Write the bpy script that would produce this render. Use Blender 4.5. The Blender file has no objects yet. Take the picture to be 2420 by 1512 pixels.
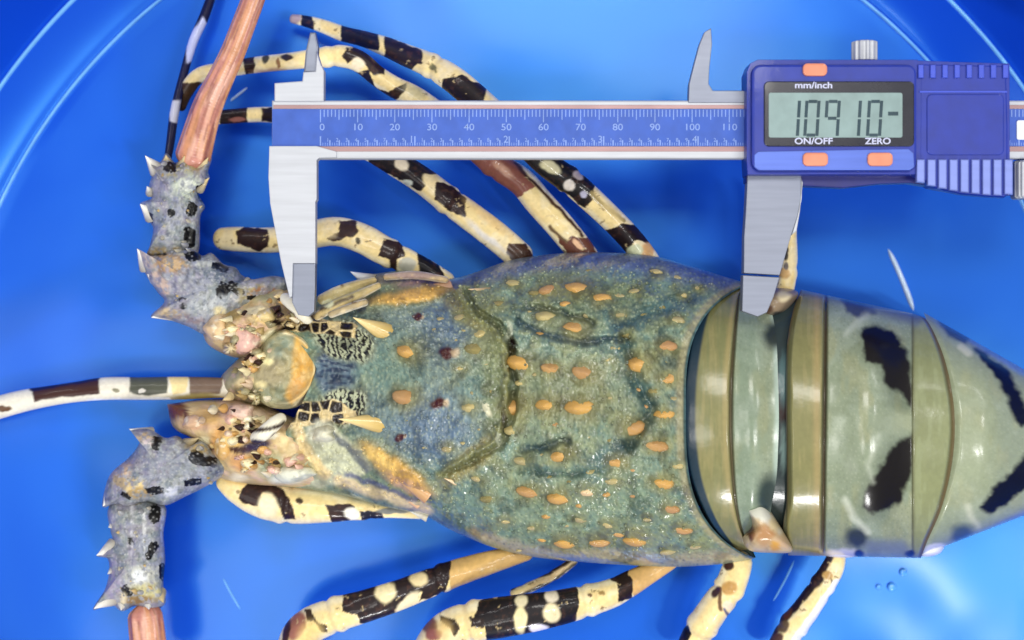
import bpy, bmesh, math, random
import numpy as np
from mathutils import Vector, Matrix
random.seed(7); RNG = np.random.RandomState(7)
# ------------------------------------------------------------------ camera, world, lamps, exposure
SC = bpy.context.scene
COL = SC.collection
CAMH = 0.50                     # camera height above the tub floor (m)
FPX = 3960.0                    # focal length in units of the drawing grid (2419 x 1512 over the frame)
CXD, CYD = 1209.5, 756.0
cd = bpy.data.cameras.new('camera'); cam = bpy.data.objects.new('camera', cd); COL.objects.link(cam)
cd.sensor_width = 36.0; cd.sensor_fit = 'HORIZONTAL'; cd.lens = 36.0*FPX/2419.0
cd.clip_start = 0.01; cd.clip_end = 20
cam.location = (0, 0, CAMH); cam.rotation_euler = (0, 0, 0)
cd.dof.use_dof = True; cd.dof.focus_distance = CAMH-0.045; cd.dof.aperture_fstop = 10
SC.camera = cam
SC.view_settings.view_transform = 'Standard'; SC.view_settings.look = 'None'
SC.view_settings.exposure = 0.0; SC.view_settings.gamma = 1.0
SC.cycles.filter_width = 1.5
w = bpy.data.worlds.new('World'); SC.world = w; w.use_nodes = True
w.node_tree.nodes['Background'].inputs[0].default_value = (1.0, 0.97, 0.93, 1)
w.node_tree.nodes['Background'].inputs[1].default_value = 0.27
def area(name, loc, target, sx, sy, power, col=(1, 1, 1)):
    d = bpy.data.lights.new(name, 'AREA'); d.shape = 'RECTANGLE'; d.size = sx; d.size_y = sy
    d.energy = power; d.color = col
    o = bpy.data.objects.new(name, d); COL.objects.link(o); o.location = loc
    o.rotation_euler = (Vector(target)-Vector(loc)).to_track_quat('-Z', 'Y').to_euler()
    return o
area('ceiling_light', (0.06, 0.42, 1.5), (0, 0, 0), 0.50, 0.26, 7.0, (1.0, 0.97, 0.92))
area('ceiling_light', (-0.29, -0.33, 1.5), (0, 0, 0), 0.22, 0.28, 2.4, (1.0, 0.97, 0.92))
area('ceiling_light', (-0.45, -0.04, 1.5), (0, 0, 0), 0.16, 0.30, 1.2, (1.0, 0.97, 0.92))
area('left_fill_light', (-0.62, -0.50, 0.85), (0, 0, 0), 0.5, 0.4, 1.9, (1.0, 0.97, 0.93))  # unseen lamp added low at the left so brightness falls off rightward
area('glint_light', (0.44, -0.30, 1.3), (0.05, 0, 0.04), 0.05, 0.16, 3.0, (1.0, 0.99, 0.97))
area('glint_light', (0.66, -0.28, 1.3), (0.05, 0, 0.04), 0.05, 0.16, 2.6, (1.0, 0.99, 0.97))
area('glint_light', (0.84, 0.20, 1.3), (0.05, 0, 0.0), 0.10, 0.14, 1.6, (1.0, 0.99, 0.97))  # unseen lamp added to make the right-hand floor rib glint
area('glint_light', (0.15, -1.07, 0.69), (0.03, -0.04, 0.05), 0.16, 0.10, 6.0, (1.0, 0.99, 0.97))  # unseen low lamp added for sparkle on the carapace flank
def strip(x, y, length, power):
    o = area('glint_light', (x, y, 1.3), (0, 0, 0), length, .07, power, (1.0, .99, .97)); d = Vector((-x, -y, -1.3)).normalized()
    t = Vector((-y, x, 0)).normalized(); z = -d; yy = z.cross(t).normalized()
    o.rotation_euler = Matrix((t, yy, z)).transposed().to_euler()
strip(-1.0, 0.85, 1.1, 3.2); strip(0.95, 0.95, 0.6, 2.2); strip(-0.8, 1.1, .5, 1.0)  # unseen strips added to draw glints along the tub rings

# ------------------------------------------------------------------ helpers
def lin(c):
    c = np.asarray(c, float)/255.0
    return np.where(c <= 0.04045, c/12.92, ((c+0.055)/1.055)**2.4)
def W(x, y, z):
    """drawing-grid point seen at height z (mm) -> metres"""
    x = np.asarray(x, float); y = np.asarray(y, float); z = np.asarray(z, float)/1000.0
    s = (CAMH-z)/FPX
    return np.stack(np.broadcast_arrays((x-CXD)*s, -(y-CYD)*s, z), -1)
def toD(P):
    k = FPX/(CAMH-P[..., 2])
    return CXD+P[..., 0]*k, CYD-P[..., 1]*k
def _h(ix, iy, seed):
    n = (ix.astype(np.int64)*374761393 + iy.astype(np.int64)*668265263 + seed*974634777) & 0xffffffff
    n = ((n ^ (n >> 13))*1274126177) & 0xffffffff
    return ((n ^ (n >> 16)) & 0xffff)/65535.0
def vn(x, y, seed=0):
    x = np.asarray(x, float); y = np.asarray(y, float)
    ix = np.floor(x); iy = np.floor(y); fx = x-ix; fy = y-iy
    fx = fx*fx*(3-2*fx); fy = fy*fy*(3-2*fy)
    a = _h(ix, iy, seed); b = _h(ix+1, iy, seed); c = _h(ix, iy+1, seed); d = _h(ix+1, iy+1, seed)
    return (a*(1-fx)+b*fx)*(1-fy)+(c*(1-fx)+d*fx)*fy
def fbm(x, y, seed=0, o=3):
    r = 0; a = 0.5; t = 0
    for i in range(o):
        r = r+a*vn(x*2**i, y*2**i, seed+i*17); t += a; a *= .5
    return r/t
def cells(x, y, seed=0):
    """distance to nearest jittered cell point, and to the 2nd nearest"""
    ix = np.floor(x); iy = np.floor(y)
    d1 = np.full(x.shape, 9.0); d2 = np.full(x.shape, 9.0); idv = np.zeros(x.shape)
    for i in (-1, 0, 1):
        for j in (-1, 0, 1):
            px = ix+i+0.15+0.7*_h(ix+i, iy+j, seed); py = iy+j+0.15+0.7*_h(ix+i, iy+j, seed+5)
            d = np.hypot(px-x, py-y); n = d < d1
            d2 = np.where(n, d1, np.minimum(d2, d)); idv = np.where(n, _h(ix+i, iy+j, seed+9), idv); d1 = np.where(n, d, d1)
    return d1, d2, idv
def sstep(a, b, x):
    t = np.clip((x-a)/(b-a), 0, 1); return t*t*(3-2*t)
class Paint:
    def __init__(s, X, Y, base, warp=5.0, wscale=14.0, seed=1):
        s.X = X+warp*(fbm(X/wscale, Y/wscale, seed)-.5)*2; s.Y = Y+warp*(fbm(X/wscale, Y/wscale, seed+31)-.5)*2
        s.rx, s.ry = X, Y
        s.c = np.empty(X.shape+(3,)); s.c[:] = lin(base)
    def mix(s, m, col):
        col = lin(col) if not isinstance(col, np.ndarray) else col
        s.c = s.c*(1-m[..., None])+col*m[..., None]; return s
    def m_blob(s, cx, cy, rx, ry, ang=0, soft=.25):
        a = math.radians(ang); dx = s.X-cx; dy = s.Y-cy
        u = (dx*math.cos(a)+dy*math.sin(a))/rx; v = (-dx*math.sin(a)+dy*math.cos(a))/ry
        return 1-sstep(1-soft, 1+soft, np.hypot(u, v))
    def blob(s, cx, cy, rx, ry, ang, col, soft=.25, k=1.0):
        return s.mix(k*s.m_blob(cx, cy, rx, ry, ang, soft), col)
    def m_line(s, pts, wd, soft=3.0):
        d = np.full(s.X.shape, 1e9)
        for (x0, y0), (x1, y1) in zip(pts[:-1], pts[1:]):
            ex, ey = x1-x0, y1-y0; L = ex*ex+ey*ey+1e-9
            t = np.clip(((s.X-x0)*ex+(s.Y-y0)*ey)/L, 0, 1)
            d = np.minimum(d, np.hypot(s.X-x0-t*ex, s.Y-y0-t*ey))
        return 1-sstep(wd-soft, wd+soft, d)
    def line(s, pts, wd, col, soft=3.0, k=1.0): return s.mix(k*s.m_line(pts, wd, soft), col)
    def m_poly(s, pts, soft=2.5):
        X, Y = s.X, s.Y; d = np.full(X.shape, 1e9); ins = np.zeros(X.shape, bool); n = len(pts)
        for i in range(n):
            x0, y0 = pts[i]; x1, y1 = pts[(i+1) % n]; ex, ey = x1-x0, y1-y0; L = ex*ex+ey*ey+1e-9
            t = np.clip(((X-x0)*ex+(Y-y0)*ey)/L, 0, 1); d = np.minimum(d, np.hypot(X-x0-t*ex, Y-y0-t*ey))
            if y0 != y1:
                ins ^= ((y0 > Y) != (y1 > Y)) & (X < (x1-x0)*(Y-y0)/(y1-y0)+x0)
        sd = np.where(ins, -d, d); return 1-sstep(-soft, soft, sd)
    def poly(s, pts, col, soft=2.5, k=1.0): return s.mix(k*s.m_poly(pts, soft), col)
    def m_rag(s, pts, soft=12, k=.55, sc=9.0, seed=77):
        X, Y = s.X, s.Y; d = np.full(X.shape, 1e9); ins = np.zeros(X.shape, bool); n = len(pts)
        for i in range(n):
            x0, y0 = pts[i]; x1, y1 = pts[(i+1) % n]; ex, ey = x1-x0, y1-y0; L = ex*ex+ey*ey+1e-9
            t = np.clip(((X-x0)*ex+(Y-y0)*ey)/L, 0, 1); d = np.minimum(d, np.hypot(X-x0-t*ex, Y-y0-t*ey))
            if y0 != y1: ins ^= ((y0 > Y) != (y1 > Y)) & (X < (x1-x0)*(Y-y0)/(y1-y0)+x0)
        v_ = np.clip(.5-np.where(ins, -d, d)/(2*soft), 0, 1)+k*(fbm(s.rx/sc, s.ry/sc, seed, 3)-.5)*2*(np.abs(d) < soft*1.4)
        return sstep(.5-.14*soft/9, .5+.14*soft/9, v_)
    def rag(s, pts, col, soft=12, k=.55, sc=9.0): return s.mix(s.m_rag(pts, soft, k, sc), col)
    def grain(s, k=.1, sc=4.0, seed=50):
        n = fbm(s.rx/sc, s.ry/sc, seed); s.c = np.clip(s.c*(1+k*2*(n-.5))[..., None], 0, 1); return s

def link(name, me, parent=None, mat=None):
    o = bpy.data.objects.new(name, me); COL.objects.link(o)
    if mat is not None and not me.materials: me.materials.append(mat)
    if parent is not None: o.parent = parent
    return o
def thing(name, label, cat, loc=(0, 0, 0)):
    o = bpy.data.objects.new(name, None); COL.objects.link(o); o.location = loc
    o.empty_display_size = .01; o['label'] = label; o['category'] = cat; return o
def grid_mesh(name, P, C=None, closed=False, origin=(0, 0, 0), cap=False):
    """P (n, m, 3) grid of points; closed wraps the second axis"""
    n, m = P.shape[:2]; V = (P.reshape(-1, 3)-np.array(origin))
    i, j = np.meshgrid(np.arange(n-1), np.arange(m if closed else m-1), indexing='ij')
    a = i*m+j; b = i*m+(j+1) % m; c = (i+1)*m+(j+1) % m; d = (i+1)*m+j
    F = np.stack([a, b, c, d], -1).reshape(-1, 4)
    me = bpy.data.meshes.new(name); me.vertices.add(len(V)); me.vertices.foreach_set('co', V.ravel().astype(np.float32))
    nf = len(F); me.loops.add(nf*4); me.loops.foreach_set('vertex_index', F.ravel().astype(np.int32))
    me.polygons.add(nf); me.polygons.foreach_set('loop_start', np.arange(0, nf*4, 4, dtype=np.int32))
    me.polygons.foreach_set('use_smooth', np.ones(nf, bool))
    me.update(calc_edges=True)
    if C is not None:
        at = me.color_attributes.new('Col', 'FLOAT_COLOR', 'POINT')
        A = np.ones((len(V), 4), np.float32); A[:, :3] = C.reshape(-1, 3); at.data.foreach_set('color', A.ravel())
    me.validate(); return me
def crom(P, step):
    P = np.asarray(P, float); Q = np.vstack([2*P[0]-P[1], P, 2*P[-1]-P[-2]]); out = []
    for i in range(1, len(Q)-2):
        n = max(2, int(np.hypot(*(Q[i+1]-Q[i])[:2])/step)); t = np.linspace(0, 1, n, endpoint=False)[:, None]
        out.append(.5*((2*Q[i])+(-Q[i-1]+Q[i+1])*t+(2*Q[i-1]-5*Q[i]+4*Q[i+1]-Q[i+2])*t*t+(-Q[i-1]+3*Q[i]-3*Q[i+1]+Q[i+2])*t**3))
    out.append(Q[-2][None]); return np.vstack(out)
def tube(path, ring=28, step=3.0, flat=1.0, mod=None, caps=(True, True)):
    """path rows (x, y, z mm, r) in grid units -> (n, ring, 3) points, arclength u, angle a"""
    S = crom(path, step); C = W(S[:, 0], S[:, 1], S[:, 2]); R = S[:, 3]*(CAMH-S[:, 2]/1000)/FPX
    T = np.gradient(C, axis=0); T /= np.linalg.norm(T, axis=1)[:, None]+1e-12
    u = np.concatenate([[0], np.cumsum(np.hypot(np.diff(S[:, 0]), np.diff(S[:, 1])))])
    L = u[-1]
    if caps[0]: R = R*np.sqrt(np.clip(1-(1-np.clip(u/(S[0, 3]*.9+1e-6), 0, 1))**2, 0.0004, 1))
    if caps[1]: R = R*np.sqrt(np.clip(1-(1-np.clip((L-u)/(S[-1, 3]*.9+1e-6), 0, 1))**2, 0.0004, 1))
    side = np.cross(T, [0, 0, 1.]); side /= np.linalg.norm(side, axis=1)[:, None]+1e-12
    up = np.cross(side, T); a = np.linspace(0, 2*math.pi, ring, endpoint=False)
    U, A = np.meshgrid(u, a, indexing='ij'); RR = R[:, None]*np.ones_like(A)
    if mod is not None: RR = RR*mod(U, A, L)
    P = C[:, None]+side[:, None]*(np.cos(A)*RR)[..., None]+up[:, None]*(np.sin(A)*RR*flat)[..., None]
    return P, U, A

# ------------------------------------------------------------------ materials
def new_mat(name):
    m = bpy.data.materials.new(name); m.use_nodes = True; nt = m.node_tree
    return m, nt, nt.nodes['Principled BSDF']
def bump(nt, b, scale, strength, dist, detail=3.0, kind='NOISE'):
    tc = nt.nodes.new('ShaderNodeTexCoord')
    if kind == 'NOISE':
        n = nt.nodes.new('ShaderNodeTexNoise'); n.inputs['Scale'].default_value = scale; n.inputs['Detail'].default_value = detail; out = n.outputs['Fac']
    else:
        n = nt.nodes.new('ShaderNodeTexVoronoi'); n.inputs['Scale'].default_value = scale; out = n.outputs['Distance']
    nt.links.new(tc.outputs['Object'], n.inputs['Vector'])
    bp = nt.nodes.new('ShaderNodeBump'); bp.inputs['Strength'].default_value = strength; bp.inputs['Distance'].default_value = dist
    nt.links.new(out, bp.inputs['Height']); nt.links.new(bp.outputs['Normal'], b.inputs['Normal']); nt.links.new(bp.outputs['Normal'], b.inputs['Coat Normal']); return n, bp
def vmat(name, rough=.4, coat=.4, crough=.12, bs=900, bst=.35, bd=.0004, kind='NOISE', spec=.5, sss=0.0):
    m, nt, b = new_mat(name)
    at = nt.nodes.new('ShaderNodeAttribute'); at.attribute_name = 'Col'
    tc = nt.nodes.new('ShaderNodeTexCoord'); n = nt.nodes.new('ShaderNodeTexNoise'); n.inputs['Scale'].default_value = bs*.7
    nt.links.new(tc.outputs['Object'], n.inputs['Vector'])
    mr = nt.nodes.new('ShaderNodeMapRange'); mr.inputs['To Min'].default_value = .86; mr.inputs['To Max'].default_value = 1.12
    nt.links.new(n.outputs['Fac'], mr.inputs['Value'])
    vm = nt.nodes.new('ShaderNodeVectorMath'); vm.operation = 'SCALE'
    nt.links.new(at.outputs['Color'], vm.inputs[0]); nt.links.new(mr.outputs['Result'], vm.inputs['Scale'])
    nt.links.new(vm.outputs['Vector'], b.inputs['Base Color'])
    b.inputs['Roughness'].default_value = rough; b.inputs['Coat Weight'].default_value = coat; b.inputs['Coat Roughness'].default_value = crough
    if coat > .9:   # wet in patches
        nw = nt.nodes.new('ShaderNodeTexNoise'); nw.inputs['Scale'].default_value = 55; nw.inputs['Detail'].default_value = 2; nt.links.new(tc.outputs['Object'], nw.inputs['Vector'])
        mw = nt.nodes.new('ShaderNodeMapRange'); mw.inputs['From Min'].default_value = .42; mw.inputs['From Max'].default_value = .62; mw.inputs['To Min'].default_value = .12; mw.inputs['To Max'].default_value = 1.0
        nt.links.new(nw.outputs['Fac'], mw.inputs['Value']); nt.links.new(mw.outputs['Result'], b.inputs['Coat Weight'])
    b.inputs['Specular IOR Level'].default_value = spec
    bump(nt, b, bs, bst, bd, kind=kind); return m
def smat(name, rgb, rough=.4, metal=0.0, coat=0.0, bs=None, bst=.2, bd=.0002):
    m, nt, b = new_mat(name); b.inputs['Base Color'].default_value = (*lin(rgb), 1)
    b.inputs['Roughness'].default_value = rough; b.inputs['Metallic'].default_value = metal; b.inputs['Coat Weight'].default_value = coat
    tc = nt.nodes.new('ShaderNodeTexCoord'); n = nt.nodes.new('ShaderNodeTexNoise'); n.inputs['Scale'].default_value = 120; n.inputs['Detail'].default_value = 4
    nt.links.new(tc.outputs['Object'], n.inputs['Vector'])
    mr = nt.nodes.new('ShaderNodeMapRange'); mr.inputs['To Min'].default_value = rough*.75; mr.inputs['To Max'].default_value = min(1, rough*1.3)
    nt.links.new(n.outputs['Fac'], mr.inputs['Value']); nt.links.new(mr.outputs['Result'], b.inputs['Roughness'])
    n2_ = nt.nodes.new('ShaderNodeTexNoise'); n2_.inputs['Scale'].default_value = 1.0; n2_.inputs['Detail'].default_value = 5
    mp = nt.nodes.new('ShaderNodeMapping'); mp.inputs['Scale'].default_value = (60, 900, 200) if metal > .15 else (260, 220, 240)
    nt.links.new(tc.outputs['Object'], mp.inputs['Vector']); nt.links.new(mp.outputs['Vector'], n2_.inputs['Vector'])
    m2 = nt.nodes.new('ShaderNodeMapRange'); m2.inputs['From Min'].default_value = .3; m2.inputs['From Max'].default_value = .7; m2.inputs['To Min'].default_value = .92 if metal > .15 else .84; m2.inputs['To Max'].default_value = 1.04
    v2 = nt.nodes.new('ShaderNodeVectorMath'); v2.operation = 'SCALE'; v2.inputs[0].default_value = tuple(float(q) for q in lin(rgb))
    nt.links.new(n2_.outputs['Fac'], m2.inputs['Value']); nt.links.new(m2.outputs['Result'], v2.inputs['Scale']); nt.links.new(v2.outputs['Vector'], b.inputs['Base Color'])
    if bs: bump(nt, b, bs, bst, bd)
    return m
M_shell = vmat('carapace_shell', .44, .98, .15, bs=380, bst=.20, bd=.0007, kind='NOISE', spec=.2)
M_tail = vmat('tail_shell', .42, .6, .17, bs=230, bst=.16, bd=.0005, spec=.2)
M_leg = vmat('leg_shell', .46, .30, .12, bs=420, bst=.2, bd=.0005, spec=.22)
M_ped = vmat('antenna_base_shell', .5, .2, .12, bs=560, bst=.7, bd=.0007, spec=.25)
M_tbc = vmat('tubercle_shell', .42, .7, .12, bs=420, bst=.35, bd=.0005, spec=.25)
M_pink = vmat('antenna_shell', .38, .25, .2, bs=500, bst=.2, bd=.0004)
M_steel = smat('brushed_steel', (186, 190, 198), .42, .2, bs=60, bst=.03)
M_steel_d = smat('steel_bevel', (128, 134, 150), .4, .5)
M_rose = smat('beam_edge_metal', (150, 122, 124), .38, .55)
M_scale = smat('blue_scale_plate', (58, 96, 190), .55, .1)
M_blue = smat('blue_housing', (6, 42, 156), .42, 0, .15, bs=400, bst=.06)
M_blue_l = smat('blue_rib', (58, 80, 196), .35, .2, .3)
M_lav = smat('bevel_sheen_blue', (84, 110, 200), .3, .3, .3)
M_silv = smat('lavender_rib', (124, 140, 212), .34, .25, .3)
M_navy = smat('dark_base', (18, 24, 112), .4, .1, .3)
M_black = smat('black_bezel', (14, 17, 38), .25, 0, .4)
M_lcd = smat('lcd_glass', (132, 158, 158), .35, 0, .2)
M_seg = smat('lcd_segment', (50, 72, 82), .7)
M_white = smat('white_print', (134, 162, 226), .6)
M_text = smat('screen_lettering', (200, 205, 235), .6)
M_orange = smat('orange_button', (226, 140, 108), .45, 0, .2)
M_label = smat('white_label', (225, 232, 240), .5)

# ------------------------------------------------------------------ tub
RC = np.array(W(1208, 1040, 0))[:2]
PX = CAMH/FPX
tub = thing('plastic_tub', 'round glossy blue plastic tub with ringed floor under the lobster', 'tub', (RC[0], RC[1], 0))
def tub_material():
    m, nt, b = new_mat('blue_plastic')
    tc = nt.nodes.new('ShaderNodeTexCoord')
    n = nt.nodes.new('ShaderNodeTexNoise'); n.inputs['Scale'].default_value = 9; n.inputs['Detail'].default_value = 3
    cr = nt.nodes.new('ShaderNodeValToRGB')
    cr.color_ramp.elements[0].position = .3; cr.color_ramp.elements[0].color = (*lin((12, 64, 196)), 1)
    cr.color_ramp.elements[1].position = .7; cr.color_ramp.elements[1].color = (*lin((14, 76, 208)), 1)
    nt.links.new(tc.outputs['Object'], n.inputs['Vector']); nt.links.new(n.outputs['Fac'], cr.inputs['Fac'])
    nt.links.new(cr.outputs['Color'], b.inputs['Base Color'])
    b.inputs['Roughness'].default_value = .30; b.inputs['IOR'].default_value = 1.9; b.inputs['Specular Tint'].default_value = (.13, .60, 1, 1); b.inputs['Coat Weight'].default_value = .12; b.inputs['Coat Roughness'].default_value = .12
    bump(nt, b, 30, .05, .004, 2.0)
    for l_ in list(b.inputs['Coat Normal'].links): nt.links.remove(l_)
    return m
M_tub = tub_material()
def ridge(r, rc, wd, h): return h*np.exp(-((r-rc)/wd)**2)
r = np.concatenate([np.linspace(0, 700, 60), np.linspace(703, 1400, 330), np.linspace(1402, 1480, 60), np.linspace(1490, 1740, 40)])
def tub_z(r):
    z = 0*r
    z = z+1.0*sstep(1325, 1345, r)
    z = z+7.0*np.clip((r-1345)/100, 0, 1)**1.3*(r > 1345)
    z = z+np.clip((r-1456)/10.0, 0, None)**1.12*(1.9)*(r > 1456)
    return z
zz = tub_z(r)
th = np.linspace(0, 2*math.pi, 361)[:-1]
Rg, Tg = np.meshgrid(r, th, indexing='ij'); Zg = np.repeat(zz[:, None], len(th), 1)
xg = Rg*np.cos(Tg)*PX; yg = Rg*np.sin(Tg)*PX
Zg = Zg+(fbm(xg*30+5, yg*30+9, 3, 2)-.5)*.7*(1-sstep(1300, 1340, Rg))
# cup-shaped rings cast out of round a little, as in thin moulded plastic
Pt = np.stack([xg, yg, Zg/1000.0-.0012], -1)
me = grid_mesh('tub_shell', Pt, closed=True)
NZ = sum(p_.normal.z for p_ in list(me.polygons)[5000:5100])
print('tub normal', NZ)
if NZ < 0: me.flip_normals()
tsh = link('tub_shell', me, tub, M_tub)
sol = tsh.modifiers.new('thickness', 'SOLIDIFY'); sol.thickness = .0025; sol.offset = 1 if False else -1
M_bead = smat('glint_blue_bead', (120, 190, 250), .16, 0, .6, bs=80, bst=.05)  # paler than the tub: the rings' glint is put into the colour
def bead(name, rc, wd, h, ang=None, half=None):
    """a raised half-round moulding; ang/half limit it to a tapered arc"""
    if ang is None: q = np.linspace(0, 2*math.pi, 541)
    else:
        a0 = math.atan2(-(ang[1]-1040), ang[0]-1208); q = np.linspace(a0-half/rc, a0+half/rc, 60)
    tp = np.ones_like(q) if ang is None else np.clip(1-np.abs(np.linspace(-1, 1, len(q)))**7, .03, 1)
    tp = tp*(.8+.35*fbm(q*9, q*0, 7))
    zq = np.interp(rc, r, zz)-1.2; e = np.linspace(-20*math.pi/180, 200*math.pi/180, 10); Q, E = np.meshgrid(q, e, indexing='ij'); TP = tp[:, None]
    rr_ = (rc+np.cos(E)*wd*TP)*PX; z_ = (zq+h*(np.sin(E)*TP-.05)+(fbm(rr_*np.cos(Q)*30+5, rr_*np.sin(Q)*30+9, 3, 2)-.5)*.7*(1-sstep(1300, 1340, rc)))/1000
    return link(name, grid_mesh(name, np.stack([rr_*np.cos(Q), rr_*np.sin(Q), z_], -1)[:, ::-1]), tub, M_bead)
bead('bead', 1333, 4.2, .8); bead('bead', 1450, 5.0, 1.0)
M_pale = smat('pale_glint', (214, 236, 252), .25, 0, .5)  # near-white base colour paints the specular streaks on the floor arcs
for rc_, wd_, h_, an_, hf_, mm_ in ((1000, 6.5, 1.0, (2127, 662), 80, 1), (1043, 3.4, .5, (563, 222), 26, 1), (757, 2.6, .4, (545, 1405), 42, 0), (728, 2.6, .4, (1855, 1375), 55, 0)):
    o_ = bead('glint_rib', rc_, wd_, h_, an_, hf_)  # arcs built only where the floor rings glint
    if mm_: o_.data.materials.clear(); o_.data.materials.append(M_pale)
rim_r = 1740*PX; rz = zz[-1]/1000-.0012
a = np.linspace(0, 2*math.pi, 181)[:-1]; b_ = np.linspace(0, 2*math.pi, 13)[:-1]
A, B = np.meshgrid(a, b_, indexing='ij')
link('rim', grid_mesh('rim', np.concatenate([np.stack([(rim_r+.005+.006*np.cos(B))*np.cos(A), (rim_r+.005+.006*np.cos(B))*np.sin(A), rz+.006*np.sin(B)], -1)]*1+[np.stack([(rim_r+.005+.006*np.cos(B[:1]))*np.cos(A[:1]), (rim_r+.005+.006*np.cos(B[:1]))*np.sin(A[:1]), rz+.006*np.sin(B[:1])], -1)]), closed=True), tub, M_tub)

# ------------------------------------------------------------------ lobster
LO = W(1300, 950, 0); LO = tuple(float(v) for v in LO)
lob = thing('spiny_lobster', 'live spiny lobster with mottled blue green shell and banded legs in the blue tub', 'lobster', LO)
CREAM = (246, 226, 166); PALE = (244, 240, 226); DARK = (30, 16, 14); BLK = (12, 10, 14); TAN = (205, 168, 108); BRN = (112, 66, 50)

def interp(x, tab):
    t = np.array(tab, float); return np.interp(x, t[:, 0], t[:, 1])
def sm_interp(x, tab):
    t = np.array(tab, float); C = crom(np.c_[t[:, 0], t[:, 1]], 6); return np.interp(x, C[:, 0], C[:, 1])
# ---- carapace
UP = [(560, 760), (640, 715), (700, 694), (760, 700), (815, 690), (850, 655), (900, 645), (960, 640), (1040, 656), (1080, 656), (1130, 641), (1200, 616), (1270, 604), (1350, 597), (1450, 597), (1540, 604), (1620, 625), (1700, 650), (1760, 668), (1800, 682)]
LOW = [(560, 1080), (640, 1140), (700, 1152), (760, 1160), (830, 1175), (900, 1195), (960, 1208), (1010, 1222), (1060, 1250), (1110, 1272), (1170, 1295), (1250, 1314), (1350, 1326), (1500, 1336), (1600, 1339), (1700, 1333), (1760, 1325), (1800, 1312)]
def axis_y(x): return 868+.082*(x-700)
nu, nv = 500, 400
th = np.linspace(-118, 118, nv)*math.pi/180
u = np.linspace(0, 1, nu)
Ug, Th = np.meshgrid(u, th, indexing='ij')
v = np.sign(Th)*np.where(np.abs(Th) < math.pi/2, np.abs(np.sin(Th))**.92, 1-.35*((np.abs(Th)-math.pi/2)/(28*math.pi/180))**1.6)
av = np.clip(np.abs(np.sin(Th)), 0, 1)
x_rear = 1620+np.where(v < 0, 150*av**2.5, 165*av**3.5)
x_front = 748-118*np.clip(av*1.25, 0, 1)**1.1+0*av
Xc = x_front+(x_rear-x_front)*Ug
ax_ = axis_y(Xc); ue = sm_interp(Xc, UP); le = sm_interp(Xc, LOW)
Yc = np.where(v < 0, ax_+(-v)*(ue-ax_), ax_+v*(le-ax_))
zap = sm_interp(Xc, [(560, 30), (640, 36), (750, 41), (850, 45), (1000, 52), (1150, 57), (1215, 57), (1350, 61), (1500, 61), (1600, 58), (1700, 54), (1800, 50)])
zlo = 22.0
cz = np.clip(np.cos(Th), -1, 1)
Zc = np.where(cz >= 0, zlo+(zap-zlo)*np.abs(cz)**.88, zlo-14*np.abs(cz)/.47)
top = sstep(.05, .3, cz)
P = Paint(Xc, Yc, (122, 140, 122), warp=8, wscale=26)
# broad colour
n1 = fbm(Xc/70, Yc/70, 11); n2 = fbm(Xc/28, Yc/28, 12); n3 = fbm(Xc/9, Yc/9, 13)
P.mix(sstep(.45, .62, n1)*.6, (100, 130, 128)); P.mix(sstep(.5, .65, n2)*.5, (134, 138, 94))
P.mix(sstep(.5, .7, fbm(Xc/40, Yc/40, 19))*.35, (84, 116, 122))
P.blob(990, 800, 150, 90, 0, (112, 130, 140), .5, .8); P.blob(990, 980, 150, 90, 10, (112, 132, 148), .5, .8)
P.blob(1060, 760, 60, 60, 0, (84, 108, 140), .6, .7); P.blob(1020, 1020, 80, 70, 0, (88, 112, 146), .6, .7)
P.blob(930, 870, 70, 90, 0, (104, 132, 124), .6, .7)
P.blob(1120, 720, 50, 60, -30, (120, 124, 84), .5, .7); P.blob(1110, 1090, 95, 26, -40, (150, 138, 84), .5, .8); P.blob(1110, 745, 70, 22, 35, (140, 132, 84), .5, .7)
P.blob(1170, 900, 28, 150, 0, (116, 124, 84), .5, .7)
P.blob(1360, 940, 150, 45, 4, (104, 108, 78), .6, .6); P.blob(1390, 700, 150, 45, 3, (96, 112, 86), .6, .6)
for pts, wd, c, k in [([(1400, 700), (1470, 760), (1480, 840), (1500, 910), (1540, 960), (1500, 1040), (1430, 1080)], 22, (52, 88, 100), .8),
                      ([(1470, 760), (1560, 730), (1640, 690)], 26, (58, 90, 106), .7),
                      ([(1240, 725), (1330, 740), (1400, 760)], 7, (52, 72, 84), .8), ([(1230, 765), (1290, 790), (1370, 806), (1480, 800)], 10, (50, 74, 98), .8),
                      ([(1230, 1060), (1290, 1052), (1345, 1042)], 8, (48, 76, 96), .8), ([(1230, 1110), (1330, 1120), (1440, 1110)], 9, (58, 92, 104), .6),
                      ([(1560, 800), (1600, 900), (1590, 1000)], 14, (62, 92, 112), .5)]:
    P.line(pts, wd, c, wd*.8, k)
P.line([(1000, 640), (1130, 650), (1280, 622), (1450, 612), (1600, 640), (1720, 672)], 20, (96, 108, 150), 16, .8)
P.line([(1120, 1262), (1250, 1300), (1400, 1312), (1600, 1322), (1720, 1318)], 13, (166, 158, 138), 10, .85)
P.blob(1450, 1190, 230, 60, 0, (112, 138, 124), .8, .5)
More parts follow.
